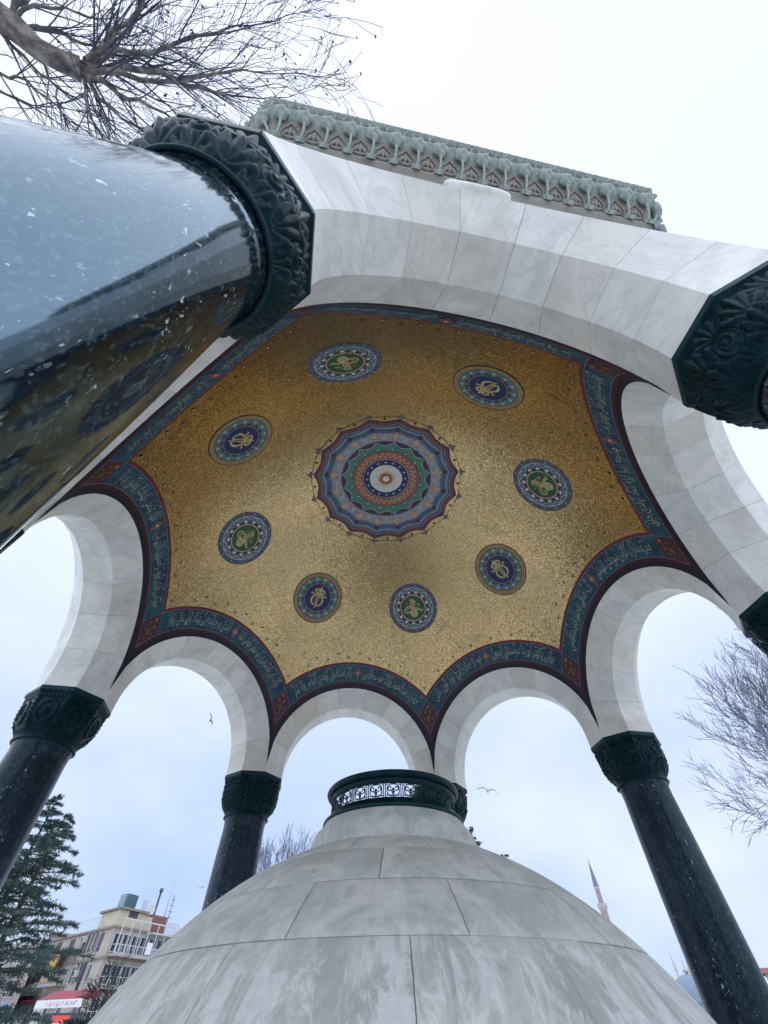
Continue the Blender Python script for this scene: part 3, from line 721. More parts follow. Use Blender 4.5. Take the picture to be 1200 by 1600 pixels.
for i in range(16):
    a = A0 + 2 * pi * (i + .5) / 16; c, s = cos(a), sin(a)
    star(sm, ros, .0875 * c, .0875 * s, .0085, e1 + 12 * DE, 'mosaic_pale', 4, .3, a); disc(sm, ros, .0875 * c, .0875 * s, .003, e1 + 13 * DE, 'mosaic_white', 6)
    a = A0 + 2 * pi * i / 16; c, s = cos(a), sin(a); disc(sm, ros, .157 * c, .157 * s, .0035, e1 + 9 * DE, 'mosaic_white', 7)
    # small ring dots between flowers
    a = A0 + 2 * pi * (i + .5) / 16; c, s = cos(a), sin(a)
    disc(sm, ros, .219 * c, .219 * s, .0068, e1 + 6 * DE, 'mosaic_white', 10); disc(sm, ros, .219 * c, .219 * s, .004, e1 + 7 * DE, 'mosaic_steel', 8)
    # knob in each bay of the thin outer circle, little crosses at the tips
    disc(rim, ros, .3155 * c, .3155 * s, .0058, e1 + DE, 'mosaic_plum', 8)
    a = A0 + 2 * pi * i / 16; c, s = cos(a), sin(a)
    star(rim, ros, .335 * c, .335 * s, .0135, e1 + 2 * DE, 'mosaic_lavender', 3, .35, a); star(rim, ros, .328 * c, .328 * s, .008, e1 + 3 * DE, 'mosaic_slate', 4, .3, a)
    for q in (-1, 1):
        aa = a + q * .035; star(rim, ros, .331 * cos(aa), .331 * sin(aa), .007, e1 + 2 * DE, 'mosaic_slate', 3, .35, a)
for i in range(64):                           # scrollwork of the rust ring
    a = A0 + 2 * pi * i / 64; d = (i % 2) * 2 - 1
    r0_ = .1247
    pts = [((r0_ + .011 * d * sin(t)) * cos(a + .05 * (t / pi - .5) * 1.9), (r0_ + .011 * d * sin(t)) * sin(a + .05 * (t / pi - .5) * 1.9)) for t in (0, pi * .25, pi * .5, pi * .75, pi)]
    stroke(cur, ros, pts, .0028, e1 + 11 * DE, 'mosaic_tan', 1.0, sub=2); disc(cur, ros, (r0_ - .006 * d) * cos(a), (r0_ - .006 * d) * sin(a), .003, e1 + 11 * DE, 'mosaic_plum', 5)
sm.obj('star_dots', rosette); cur.obj('scrollwork', rosette)
rband(rim, .3245, .3265, e1 + DE, 'mosaic_plum'); rim.obj('outer_circle', rosette)
for i in range(16):
    m = MB(); a = A0 + 2 * pi * i / 16; cx, cy = .231 * cos(a), .231 * sin(a)
    for j in range(6):
        b = a + 2 * pi * j / 6; disc(m, ros, cx + .0085 * cos(b), cy + .0085 * sin(b), .0052, e1 + 7 * DE, 'mosaic_tan', 7)
    disc(m, ros, cx, cy, .0062, e1 + 8 * DE, 'mosaic_orange', 7); disc(m, ros, cx, cy, .003, e1 + 9 * DE, 'mosaic_white', 6)
    for q in (-1, 1):
        for rr_ in (-.012, .012):
            disc(m, ros, (.231 + rr_) * cos(a + q * .055), (.231 + rr_) * sin(a + q * .055), .0045, e1 + 6 * DE, 'mosaic_rust', 5)
    m.obj('flower', rosette)

# --- columns
prof = [(.0720, -.105), (.0765, -.1285), (.0760, -.1330), (.0735, -.1440), (.0728, -.165), (.0752, -.25), (.0775, -.38), (.0788, -.52), (.0796, -.68), (.0798, -.86), (.0800, -1.0), (.084, -1.028), (.084, -1.034)]
sh = MB(); sh.lathe([(r * U, z * U) for r, z in prof[::-1]], 96, 'polished_granite')
sh_me = sh.mesh('shaft'); sh_me2 = sh_me.copy(); sh_me2.materials[0] = MATS['satin_granite']
def capital(style):
    m = MB(); NU, NV = 8 * 60, 76
    rp = [(0, .0785), (.06, .0800), (.14, .086), (.28, .0985), (.45, .1060), (.62, .1085), (.82, .1095), (1, .1105)]
    def prf(v):
        for i in range(len(rp) - 1):
            if v <= rp[i + 1][0]:
                t = (v - rp[i][0]) / (rp[i + 1][0] - rp[i][0]); return rp[i][1] + (rp[i + 1][1] - rp[i][1]) * t
        return rp[-1][1]
    def leaf(x, y, cx, cy, w, h, ph=0.0, dirn=1):
        """acanthus-like fan: lobes radiating from its foot"""
        dx, dy = x - cx, (y - cy) * dirn
        r = hypot(dx / w, dy / h)
        if dy < -.02 * h or r > 1: return 0
        a = atan2(dx / w, dy / h) * (1 + .35 * r); lobe = abs(cos(a * 4.5 + ph)) ** .75
        rim = .72 + .28 * lobe
        if r > rim: return 0
        edge = min(1, (rim - r) * 9); tipc = .50 + .50 * r
        return edge * tipc * (.45 + .55 * lobe)
    def h(u, v):
        p = u * 8; x = p - math.floor(p); y = v * 1.25            # panel about 1 wide, 1.25 tall
        if style == 'acanthus':
            hh = .06
            for cx in (0, 1): hh = max(hh, leaf(x, y, cx, .16, .42, .50), leaf(x, y, cx, .62, .40, .55) * 1.0)
            hh = max(hh, leaf(x, y, .5, .05, .34, .40), leaf(x, y, .5, .86, .36, .40) * .95)
            hh = max(hh, leaf(x, y, .27, .58, .22, .30, .7) * .8, leaf(x, y, .73, .58, .22, .30, .7) * .8)
            d = hypot(x - .5, (y - .60)); a = atan2(y - .60, (x - .5) if int(p) % 2 else (.5 - x))
            if d < .25:
                sp = .5 + .5 * sin(d * 62 - a); hh = max(hh * .3, (.35 + .65 * sp) * (1 - (d / .25) ** 4) * .9)
                if d < .05: hh = 1.0
        elif style == 'zigzag':
            z = abs(((y * 5.5) % 1) - .5) * 2; z2 = abs(((x + (z - .5) * .22) * 4) % 1 - .5) * 2
            hh = .15 + .75 * max(0, 1 - z2 * 1.5) + .25 * leaf(x, y, .5, .3, .45, .8)
        else:
            fx = min(x, 1 - x); hh = .1
            if fx < .10: hh = .75 - .3 * abs(sin(y * 26))
            if y > 1.08 or y < .22: hh = .7 * (.6 + .4 * abs(sin(x * 24)))
            d = hypot((x - .5) / 1.0, (y - .66)); a = atan2(y - .66, x - .5)
            if abs(d - .30) < .045: hh = .8
            if d < .25: hh = .2 + .6 * abs(cos(a * 2.5)) * (1 - d / .25) + (.4 if d < .07 else 0)
        return hh
    def f(u, v):
        a = 2 * pi * u; r = prf(v); o = min(a % (pi / 4), pi / 4 - a % (pi / 4))
        oc = cos(pi / 8) / cos(abs((a % (pi / 4)) - pi / 8)) * 1.04; w = v ** .7 * .95
        rr = r * (1 - w) + r * oc * w
        am = .0075 * min(1, v / .15) * (min(1, (1 - v) / .06) if v > .94 else 1)
        rr += am * (h(u, v) - .92)
        return V3((rr * cos(a), rr * sin(a), -.127 + .114 * v)) * U
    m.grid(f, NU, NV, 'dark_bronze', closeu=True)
    # abacus slab and neck ring
    ab = [(.1120, -.0135), (.1165, -.0130), (.1175, -.0115), (.1175, -.0015), (.1163, 0)]
    m.lathe([(r * U, z * U) for r, z in ab], 8, 'dark_bronze', smooth=False)
    tr = [(.0795 + .0030 * cos(b), -.1280 + .0030 * sin(b)) for b in [2 * pi * i / 10 for i in range(11)]]
    m.lathe([(r * U, z * U) for r, z in tr], 64, 'dark_bronze', capt=False)
    return m.mesh('capital')
CAPS = {s: capital(s) for s in ('acanthus', 'zigzag', 'roundel')}
bs = MB()
bs.lathe([(r * U, z * U) for r, z in [(.084, -1.034), (.092, -1.036), (.097, -1.043), (.094, -1.052), (.088, -1.056), (.095, -1.064), (.108, -1.072), (.110, -1.082), (.104, -1.090)]], 64, 'dark_bronze')
bs.lathe([(r * U, z * U) for r, z in [(.122, -1.12), (.122, -1.092), (.118, -1.0885)]], 8, 'marble', smooth=False)
bs_me = bs.mesh('base')
for k in range(8):
    c, s_ = cos(az(k)), sin(az(k)); M = frame((c * U, s_ * U + (.0040 * U if k == 0 else 0), 0), V3((c, s_, 0)), V3((-s_, c, 0)), V3((0, 0, 1)))
    col = inst('column', sh_me if k in (0, 1) else sh_me2, pav, M)
    inst('capital', CAPS['zigzag' if k == 5 else 'roundel' if k == 6 else 'acanthus'], col, M); inst('base', bs_me, col, M)

# --- cornice with beads, leaf knobs, stems
cor = MB()
cpf = [(AO - .03, .500, 'brown_patina'), (AO + .006, .503, 'brown_patina'), (AO + .008, .512, 'brown_patina'), (AO + .019, .520, 'brown_patina'), (AO + .021, .528, 'brown_patina'), (AO + .016, .535, 'brown_patina'), (1.068, .5675, 'brown_patina'), (1.086, .594, 'brown_patina'),
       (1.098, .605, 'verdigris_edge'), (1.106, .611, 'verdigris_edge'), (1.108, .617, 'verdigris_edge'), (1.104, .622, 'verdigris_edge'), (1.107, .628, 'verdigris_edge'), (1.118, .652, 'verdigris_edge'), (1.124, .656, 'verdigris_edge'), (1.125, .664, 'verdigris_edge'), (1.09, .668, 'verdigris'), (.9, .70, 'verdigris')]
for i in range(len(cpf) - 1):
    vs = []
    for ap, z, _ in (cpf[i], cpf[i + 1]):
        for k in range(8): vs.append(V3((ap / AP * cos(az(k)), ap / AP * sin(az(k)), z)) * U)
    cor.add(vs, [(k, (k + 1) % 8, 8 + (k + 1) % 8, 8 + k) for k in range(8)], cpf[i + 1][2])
corn = cor.obj('cornice', pav)
# dressing units in bay-local coordinates
def bump_mesh(name, pts, mm, smooth=True):
    pass
kn = MB()
def knob(u, v):
    a = 2 * pi * u; b = pi * v - pi / 2; r = .0158 * (1 + .22 * abs(cos(2.5 * a)) * cos(b) + .10 * sin(7 * b) * cos(3 * a))
    return V3((.55 * r * sin(b) , r * cos(b) * cos(a), r * .95 * cos(b) * sin(a))) * U
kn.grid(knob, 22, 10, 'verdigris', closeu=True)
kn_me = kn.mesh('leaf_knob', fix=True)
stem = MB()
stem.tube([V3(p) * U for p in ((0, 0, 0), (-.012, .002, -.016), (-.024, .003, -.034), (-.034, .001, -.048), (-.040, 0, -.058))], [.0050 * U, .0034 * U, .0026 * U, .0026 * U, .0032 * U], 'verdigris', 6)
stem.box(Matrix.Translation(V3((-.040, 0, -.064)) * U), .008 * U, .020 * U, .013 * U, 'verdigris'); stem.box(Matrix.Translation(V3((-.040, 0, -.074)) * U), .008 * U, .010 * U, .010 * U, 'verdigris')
stem_me = stem.mesh('bracket')
pan = MB()                                    # pointed-arch panel with a carved fleuron
arcp = [(-.019, -.030), (-.021, -.012), (-.017, .002), (-.008, .011), (0, .020), (.008, .011), (.017, .002), (.021, -.012), (.019, -.030)]
pan.tube([V3((-.002 * 0 + .0, y, z)) * U for y, z in arcp], .0024 * U, 'brown_patina', 5)
for pts in (((0, -.020), (0, -.004), (0, .008)), ((-.012, -.018), (-.006, -.006), (0, -.012)), ((.012, -.018), (.006, -.006), (0, -.012)), ((-.014, -.022), (0, -.026), (.014, -.022))):
    pan.tube([V3((0, y, z)) * U for y, z in pts], [.002 * U, .0042 * U, .002 * U], 'brown_patina', 5)
pan_me = pan.mesh('carved_panel')
beads = MB()
for k in range(8):
    n_, t_ = bayframe(k); side = 2 * 1.10 * math.tan(pi / 8); cnt = 18
    for i in range(cnt):
        t = (i + .5) / cnt * side - side / 2
        o = (n_ * 1.097 + t_ * t + V3((0, 0, .592))) * U
        # bays that the picture never shows keep the plain moulding
        if k in (0, 1, 7):
            br = inst('bracket', stem_me, corn, frame(o, n_, t_, V3((0, 0, 1))))
            inst('leaf_knob', kn_me, corn, frame(o, (n_ * .75 + V3((0, 0, -.66))).normalized(), t_, (n_ * .66 + V3((0, 0, .75))).normalized()))
            if i < cnt - 1:
                o2 = (n_ * 1.0705 + t_ * (t + side / cnt / 2) + V3((0, 0, .5670))) * U
                sl = (n_ * .55 + V3((0, 0, .835))).normalized()
                inst('carved_panel', pan_me, corn, frame(o2, t_.cross(sl) * 1.0, t_, sl))
    if k in (0, 1, 7):
        nbd = 46; side2 = 2 * 1.112 * math.tan(pi / 8)
        for i in range(nbd):
            t = (i + .5) / nbd * side2 - side2 / 2; c0 = (n_ * 1.1135 + t_ * t + V3((0, 0, .640))) * U
            vs = []
            for b in range(1, 4):
                for a in range(6):
                    th = pi * b / 4; vs.append(c0 + (t_ * (cos(a * pi / 3) * sin(th) * .0074) + V3((0, 0, 1)) * (sin(a * pi / 3) * sin(th) * .0115) + n_ * (cos(th) * .0125)) * U)
            fs = [(b * 6 + a, b * 6 + (a + 1) % 6, (b + 1) * 6 + (a + 1) % 6, (b + 1) * 6 + a) for b in range(2) for a in range(6)] + [tuple(range(6))[::-1], tuple(range(12, 18))]
            beads.add(vs, fs, 'verdigris_edge', True)
tag(beads.obj('bead_row', corn), kind='stuff')
# --- outer roof
rf = MB()
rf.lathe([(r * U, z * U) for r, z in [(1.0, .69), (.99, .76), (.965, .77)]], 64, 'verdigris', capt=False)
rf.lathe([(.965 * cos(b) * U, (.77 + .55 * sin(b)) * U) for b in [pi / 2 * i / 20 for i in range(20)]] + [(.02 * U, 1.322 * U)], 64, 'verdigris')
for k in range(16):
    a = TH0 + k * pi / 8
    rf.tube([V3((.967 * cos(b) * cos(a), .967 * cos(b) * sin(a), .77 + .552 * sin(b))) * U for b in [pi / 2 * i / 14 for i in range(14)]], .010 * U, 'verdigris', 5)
roof = rf.obj('roof', pav)
fi = MB(); fi.lathe([(r * U, z * U) for r, z in [(.05, 1.31), (.06, 1.34), (.03, 1.37), (.045, 1.40), (.02, 1.44), (.012, 1.5), (.002, 1.6)]], 24, 'verdigris'); fi.obj('finial', roof)

# --- platform, steps, plaza
pl = MB()
for i in range(4):
    ap = 1.34 + .12 * i; zt = FLOOR - .055 * i
    pl.lathe([(ap / AP * U, (zt - .06) * U), (ap / AP * U, zt * U)], 8, 'platform_marble', smooth=False, a0=TH0)
tag(pl.obj('platform_steps'), kind='structure')
gz = (FLOOR - .225) * U
g = MB(); g.add([(-1500, -1500, gz), (1500, -1500, gz), (1500, 1500, gz), (-1500, 1500, gz)], [(0, 1, 2, 3)], 'paving'); tag(g.obj('ground'), kind='structure')

# ------------------------------------------------------------------ the fountain basin with its domed hood
hood = empty('fountain_basin', (0, 0, FLOOR * U), 'round grey marble fountain hood with a pierced bronze ring on top', 'fountain')
RH, ZC = .545, -.945
bod = MB()
bod.lathe([(.61 * U, FLOOR * U), (.61 * U, -1.02 * U), (.585 * U, -1.0 * U), (.575 * U, -.955 * U), (.548 * U, -.946 * U)], 48, 'weathered_marble', capt=False)
bod.lathe([((RH - .004) * cos(b) * U, (ZC + (RH - .004) * sin(b)) * U) for b in [radians(1 + 73 * i / 24) for i in range(25)]], 72, 'mortar', capt=True)
hb = bod.obj('basin_body', hood)
rows = [(17.2, 27, 283, 12), (27, 36.9, 266, 12), (36.9, 46.2, 251.2, 12), (46.2, 55.6, 271.6, 12), (55.6, 65.4, 257, 12), (65.4, 77, 273, 12), (77, 90, 259, 12)]
rr_ = random.Random(3)
for p0, p1, a0, n in rows:
    for i in range(n):
        am = a0 + 30 * i; aa, ab_ = radians(am), radians(am + 30); j = .0013
        b0, b1 = radians(p0), radians(p1)
        tilt = rr_.uniform(-.0004, .0004)
        m = MB(); gp = .0006; NU, NV = 10, 5
        def hs(u, v, d=0.0):
            b = b0 + gp / RH + (b1 - b0 - 2 * gp / RH) * v; ga = gp / (RH * max(sin(b), .2)); a = aa + ga + (ab_ - aa - 2 * ga) * u
            # eased arrises
            ed = min(min(u, 1 - u) * (ab_ - aa) * RH * sin(b), min(v, 1 - v) * (b1 - b0) * RH); dd = d + (.0012 if ed < 1e-6 else 0) - tilt
            r = RH - dd; return V3((r * sin(b) * cos(a), r * sin(b) * sin(a), ZC + r * cos(b))) * U
        us = [0, .015, .1, .2, .35, .5, .65, .8, .9, .985, 1]; vv = [0, .04, .25, .5, .75, .96, 1]
        vs = [hs(u, v) for v in vv for u in us]; w = len(us)
        fs = [(q * w + p, (q + 1) * w + p, (q + 1) * w + p + 1, q * w + p + 1) for q in range(len(vv) - 1) for p in range(w - 1)]
        m.add(vs, fs, 'weathered_marble', True)
        for edge in ([(u, 0) for u in us], [(1, v) for v in vv], [(u, 1) for u in us[::-1]], [(0, v) for v in vv[::-1]]):
            o_ = [hs(*e) for e in edge]; i_ = [hs(*e, .008) for e in edge]; L = len(edge)
            m.add(o_ + i_, [(q, q + 1, L + q + 1, L + q) for q in range(L - 1)], 'weathered_marble')
        m.obj('stone', hb)
dr = MB()
dr.lathe([(r * U, z * U) for r, z in [(.1655, -.440), (.1655, -.4255), (.1640, -.4180), (.1605, -.4050), (.1540, -.3930), (.1455, -.3850), (.1420, -.3820), (.1405, -.3770), (.12, -.3755)]], 72, 'weathered_marble', capt=True)
dr.obj('drum', hood)
rg = MB()
def lt(p, m=rg, mm='dark_bronze', capt=False): m.lathe([(r * U, z * U) for r, z in p], 96, mm, capt=capt)
lt([(.118, -.3758), (.1405, -.3760), (.1425, -.3735), (.1405, -.3700), (.1340, -.3680), (.1300, -.3650), (.1290, -.3590), (.1270, -.3585), (.1250, -.3585), (.1250, -.3758)])
ring_o = rg.obj('bronze_ring', hood)
m = MB(); lt([(.1250, -.3360), (.1290, -.3360), (.1300, -.3300), (.1315, -.3265)] + [(.1325 + .0062 * cos(b), -.3205 + .0062 * sin(b)) for b in [radians(-100 + 26 * i) for i in range(11)]] + [(.1250, -.3200), (.1250, -.3360)], m)
m.obj('rim', ring_o)
NG = 24; gp = MB(); P0 = 2 * pi / NG; RG = .1272
def gmap(s, z): a = s / RG; return V3((RG * cos(a), RG * sin(a), z)) * U
wq = P0 * RG / 2
z0, z1 = -.3590, -.3355; zm_ = (z0 + z1) / 2
for s in (-wq + .0018, wq - .0018): gp.tube([gmap(s, z0), gmap(s, z1)], .0010 * U, 'dark_bronze', 5)
hx = wq - .0045; hz = .0095
loop = [(hx * .95 * (abs(cos(t)) ** .6) * (1 if cos(t) > 0 else -1), zm_ + hz * (abs(sin(t)) ** .6) * (1 if sin(t) > 0 else -1)) for t in [2 * pi * i / 24 for i in range(25)]]
gp.tube([gmap(*p) for p in loop], .0012 * U, 'dark_bronze', 4, cap=False)
for sg in (-1, 1):
    sp = [(sg * (.0062 + (.0054 - .00075 * i / 2) * cos(i * .62 + pi)), zm_ + .0030 + (.0054 - .0007 * i / 2) * sin(i * .62 + pi)) for i in range(12)]
    gp.tube([gmap(*p) for p in [(0, zm_ - .009)] + sp], .0011 * U, 'dark_bronze', 4, cap=False)
    gp.tube([gmap(sg * (wq - .0018), z0 + .004), gmap(sg * (hx * .8), z0 + .002)], .0008 * U, 'dark_bronze', 4)
    gp.tube([gmap(sg * (wq - .0018), z1 - .004), gmap(sg * (hx * .9), z1 - .002)], .0008 * U, 'dark_bronze', 4)
sv = [gmap(0, zm_ - .003)] + [gmap(.0050 * (1 if i % 2 == 0 else .45) * sin(pi * i / 5), zm_ - .004 + .0050 * (1 if i % 2 == 0 else .45) * cos(pi * i / 5)) for i in range(10)]
gp.add(sv, [(0, i + 1, (i + 1) % 10 + 1) for i in range(10)], 'dark_bronze')
gp_me = gp.mesh('grille_panel')
for i in range(NG): inst('grille_panel', gp_me, ring_o, Matrix.Rotation(i * P0, 4, 'Z'))

# ------------------------------------------------------------------ trees
def grow(m, p, d, L, r, depth, rng, mm, up_=0.1, spread=.75, tips=None, kids=3, sinu=.16, n=5, minr=.004):
    segs = 4 if depth > 0 else 3; pts = [p.copy()]; rads = [r]; dd = d.normalized(); seg = L / segs
    for i in range(segs):
        dd = (dd + V3((rng.uniform(-1, 1), rng.uniform(-1, 1), rng.uniform(-1, 1))) * sinu + V3((0, 0, up_ * .3))).normalized()
        pts.append(pts[-1] + dd * seg); rads.append(max(minr, r * (1 - .5 * (i + 1) / segs)))
    m.tube(pts, rads, mm, n if depth > 1 else (4 if depth > 0 else 3), cap=False)
    if depth == 0:
        if tips is not None: tips.append((pts[-1], dd))
        return
    for j in range(kids):
        q = rng.uniform(.35, 1.0) if j else 1.0; i = min(segs, max(1, int(round(q * segs)))); b = pts[i]
        ax = V3((rng.uniform(-1, 1), rng.uniform(-1, 1), rng.uniform(-1, 1))); ax = (ax - dd * ax.dot(dd)).normalized()
        nd = (dd + ax * spread * rng.uniform(.5, 1.1) + V3((0, 0, up_))).normalized()
        grow(m, b, nd, L * rng.uniform(.6, .82), max(minr, rads[i] * rng.uniform(.55, .75)), depth - 1, rng, mm, up_, spread, tips, kids, sinu, n, minr)
def bare_tree(name, label, base, h, seed, mm='twig', trunk_r=.2, depth=6, kids=3, fork=.3, spread=.6, up_=.18, group=None, lean=V3((0, 0, 0)), minr=.004, Lf=.26, limbs=5, sinu=.14):
    rng = random.Random(seed); t = empty(name, base, label, 'tree', group)
    tm = MB(); top = V3(base) + V3((0, 0, h * fork)) + lean * fork
    pts = [V3(base) + (top - V3(base)) * q + V3((rng.uniform(-1, 1), rng.uniform(-1, 1), 0)) * .03 * h * q * (1 - q) for q in (0, .25, .5, .75, 1)]
    tm.tube(pts, [trunk_r * 1.3, trunk_r, trunk_r * .92, trunk_r * .85, trunk_r * .8], 'dark_bark', 9)
    tm.obj('trunk', t)
    cm_ = MB()
    for i in range(limbs):
        a = 2 * pi * (i + rng.uniform(-.3, .3)) / limbs; q = rng.uniform(.6, 1) if i else 1
        d = V3((cos(a) * spread, sin(a) * spread, rng.uniform(.6, 1.1))) if i else V3((0, 0, 1))
        grow(cm_, pts[-1] + (pts[0] - pts[-1]) * (1 - q) * .5, d + lean * .03, h * Lf, trunk_r * .55, depth, rng, mm, up_, spread, None, kids, sinu, 6, minr)
    cm_.obj('crown', t); return t

# big plane tree whose bough hangs over the pavilion from the upper left
pt = empty('plane_tree', (-9.2, -8.6, gz), 'large leafless plane tree reaching over the pavilion from the upper left corner', 'tree')
H = 6.1
def hp(px, py, z=H): return at_z(px, py, z)
tk = MB(); tk.tube([(-9.2, -8.6, gz), (-9.0, -8.4, gz + 3), (-8.6, -8.2, 1.2), (-7.9, -7.7, 3.6)], [.62, .48, .42, .36], 'plane_bark', 12); tk.obj('trunk', pt)
bo = MB()
main = [V3((-7.9, -7.7, 3.6)), V3((-6.3, -6.2, 5.3)), hp(0, 28), hp(26, 46, 6.15), hp(61, 78, 6.2), hp(92, 94, 6.3), hp(126, 108, 6.4)]
bo.tube(main, [.36, .24, .155, .15, .125, .125, .135], 'plane_bark', 10)
tw = MB(); lv = MB(); rng = random.Random(11); tips = []
def limb(pts, r0_, r1_, mm='plane_bark', sub=1.0, dens=1.0, zs=None):
    P = [hp(x, y, z) for x, y, z in pts]; Q = []
    for i in range(len(P) - 1):
        for j in range(3): Q.append(P[i].lerp(P[i + 1], j / 3) + V3((rng.uniform(-1, 1), rng.uniform(-1, 1), rng.uniform(-1, 1))) * .035)
    Q.append(P[-1]); R = [r0_ + (r1_ - r0_) * (i / (len(Q) - 1)) ** .8 for i in range(len(Q))]
    bo.tube(Q, R, mm, 6, cap=False)
    for i in range(1, len(Q)):
        d = (Q[i] - Q[i - 1]).normalized()
        for _ in range(2 if rng.random() < .45 * dens else 1):
            if rng.random() > dens * .85: continue
            ax = V3((rng.uniform(-1, 1), rng.uniform(-1, 1), rng.uniform(-1, 1))); ax = (ax - d * ax.dot(d)).normalized()
            grow(tw, Q[i], d + ax * rng.uniform(.35, .8), rng.uniform(.55, 1.15) * sub, max(.007, R[i] * .38), 3, rng, 'twig', .0, .5, tips, 2, .13, 5, .0031)
    grow(tw, Q[-1], (Q[-1] - Q[-2]), .8 * sub, max(.008, r1_), 3, rng, 'twig', 0, .6, tips, 3, .2, 5, .0031)
limb([(126, 104, 6.4), (182, 82, 6.7), (260, 74, 6.9), (325, 54, 7.0), (370, 40, 7.1)], .055, .012)
limb([(126, 106, 6.4), (195, 108, 6.6), (277, 124, 6.7), (330, 142, 6.8), (365, 150, 6.9)], .06, .012)
limb([(130, 108, 6.4), (190, 118, 6.5), (270, 128, 6.6), (340, 119, 6.8), (395, 112, 6.9)], .05, .010)
limb([(126, 110, 6.4), (173, 139, 6.3), (217, 160, 6.2), (256, 176, 6.2)], .05, .014)
limb([(126, 112, 6.4), (132, 140, 6.3), (139, 173, 6.2), (147, 192, 6.2)], .035, .010)
limb([(128, 112, 6.4), (150, 150, 6.3), (190, 180, 6.2), (234, 215, 6.1)], .04, .010)
limb([(130, 100, 6.4), (150, 76, 6.6), (180, 50, 6.8), (230, 0, 7.0), (250, -40, 7.2)], .05, .014)
limb([(134, 98, 6.4), (175, 62, 6.7), (208, 40, 6.9), (222, 0, 7.1), (228, -40, 7.3)], .032, .010)
limb([(26, 40, 6.15), (56, 37, 6.4), (100, 55, 6.6), (143, 76, 6.8), (175, 95, 7.0)], .035, .010)
limb([(10, 30, 6.1), (40, 10, 6.3), (90, 8, 6.6), (130, 25, 6.8), (165, 30, 7.0)], .03, .008, dens=.8)
limb([(0, 50, 6.0), (20, 72, 6.2), (60, 110, 6.4), (110, 150, 6.6), (140, 165, 6.8)], .03, .008)
limb([(-30, 60, 6.0), (0, 112, 6.2), (43, 130, 6.3), (87, 165, 6.4), (110, 190, 6.5)], .03, .008)
limb([(-60, 60, 6.0), (-20, 130, 6.2), (10, 150, 6.3), (60, 165, 6.4)], .026, .008, dens=.8)
limb([(60, 76, 6.2), (80, 120, 6.3), (90, 150, 6.3), (100, 185, 6.3)], .022, .008, dens=.8)
limb([(5, 30, 6.1), (20, 8, 6.4), (60, -15, 6.7), (130, -30, 7.0)], .05, .014)
limb([(-80, -60, 5.6), (-30, -80, 6.4), (60, -110, 7.2), (200, -130, 8.0)], .08, .02)
for p, d in rng.sample(tips, min(650, len(tips))):
    s = rng.uniform(.025, .065); a = V3((rng.uniform(-1, 1), rng.uniform(-1, 1), 0)).normalized(); dn = V3((rng.uniform(-.3, .3), rng.uniform(-.3, .3), -1)).normalized()
    c = p + dn * s; b = a * s * .4
    lv.add([p, c + b, c + dn * s * 1.2, c - b, c + a.cross(dn) * s * .25], [(0, 1, 4), (1, 2, 4), (2, 3, 4), (3, 0, 4)], 'dry_leaf')
bo.obj('bough', pt); tw.obj('twigs', pt); lv.obj('dry_leaves', pt)

p = at(1450, 1270, 24); bare_tree('bare_tree', 'tall leafless tree with fine bluish twigs at the right edge beyond the columns', (p.x + 1.2, p.y, gz), 15.0, 21, 'twig_pale', .24, 6, 3, .30, .62, .12, 'leafless trees in the park', V3((-1.0, 0, 0)), .0085, .225, 8, .17)
p = at(455, 1330, 46); bare_tree('bare_tree', 'small pale leafless tree between the hood and the far left column', (p.x, p.y, gz), 15.2, 33, 'twig_pale', .16, 5, 3, .40, .5, .2, 'leafless trees in the park', V3((0, 0, 0)), .011, .19, 6)
p = at(172, 1570, 52); bare_tree('bare_tree', 'dark crooked leafless tree in front of the yellowish apartment house', (p.x, p.y, gz), 7.6, 8, 'dark_bark', .16, 4, 3, .34, .7, .12, 'leafless trees in the park', V3((0, 0, 0)), .014, .2, 5, .3)

def conifer(name, label, base, h, w, seed, nb=70, lowest=.12, group=None):
    rng = random.Random(seed); t = empty(name, base, label, 'tree', group); B = V3(base)
    tm = MB(); tm.tube([B, B + V3((0, 0, h * .5)), B + V3((.05, 0, h))], [h * .02, h * .013, h * .002], 'dark_bark', 7); tm.obj('trunk', t)
    m = MB(); wd = MB()
    for i in range(nb):
        q = lowest + (1 - lowest) * ((i + rng.random()) / nb); L = w * (1 - q) ** .75 * rng.uniform(.55, 1.15) + .15; a = rng.uniform(0, 2 * pi)
        p0 = B + V3((0, 0, h * q)); dd = V3((cos(a), sin(a), .25 * rng.uniform(.3, 1.3)))
        pts = [p0 + dd * L * s + V3((0, 0, -.22 * L * s * s)) for s in (0, .33, .66, 1)]
        wd.tube(pts, [.03 * h / 10, .02 * h / 10, .012 * h / 10, .005], 'dark_bark', 4, cap=False)
        nt = int(10 + L * 9)
        for j in range(nt):
            s = rng.uniform(.12, 1) ** .8; p = p0 + dd * L * s + V3((0, 0, -.22 * L * s * s)); side = V3((-sin(a), cos(a), 0)) * rng.choice((-1, 1))
            tl = L * .34 * (1.15 - s) + .14; dr_ = (side * rng.uniform(.4, 1) + dd * rng.uniform(.3, .9) + V3((0, 0, rng.uniform(-.35, .1)))).normalized()
            nn_ = 5
            for z in range(nn_):
                c = p + dr_ * tl * (z / nn_)
                for e in range(4):
                    v = (dr_ * .8 + V3((rng.uniform(-1, 1), rng.uniform(-1, 1), rng.uniform(-.9, .8))) * .8).normalized() * rng.uniform(.09, .20); b = v.orthogonal().normalized() * .016
                    m.add([c - b, c + b, c + v], [(0, 1, 2)], 'needles')
    wd.obj('branches', t); m.obj('needles', t); return t
p = at(38, 1400, 30); conifer('cedar_tree', 'dark green cedar with level branches at the lower left behind the column', (p.x, p.y, gz), 9.3, 5.0, 4, 120, .05, 'evergreens in the park')
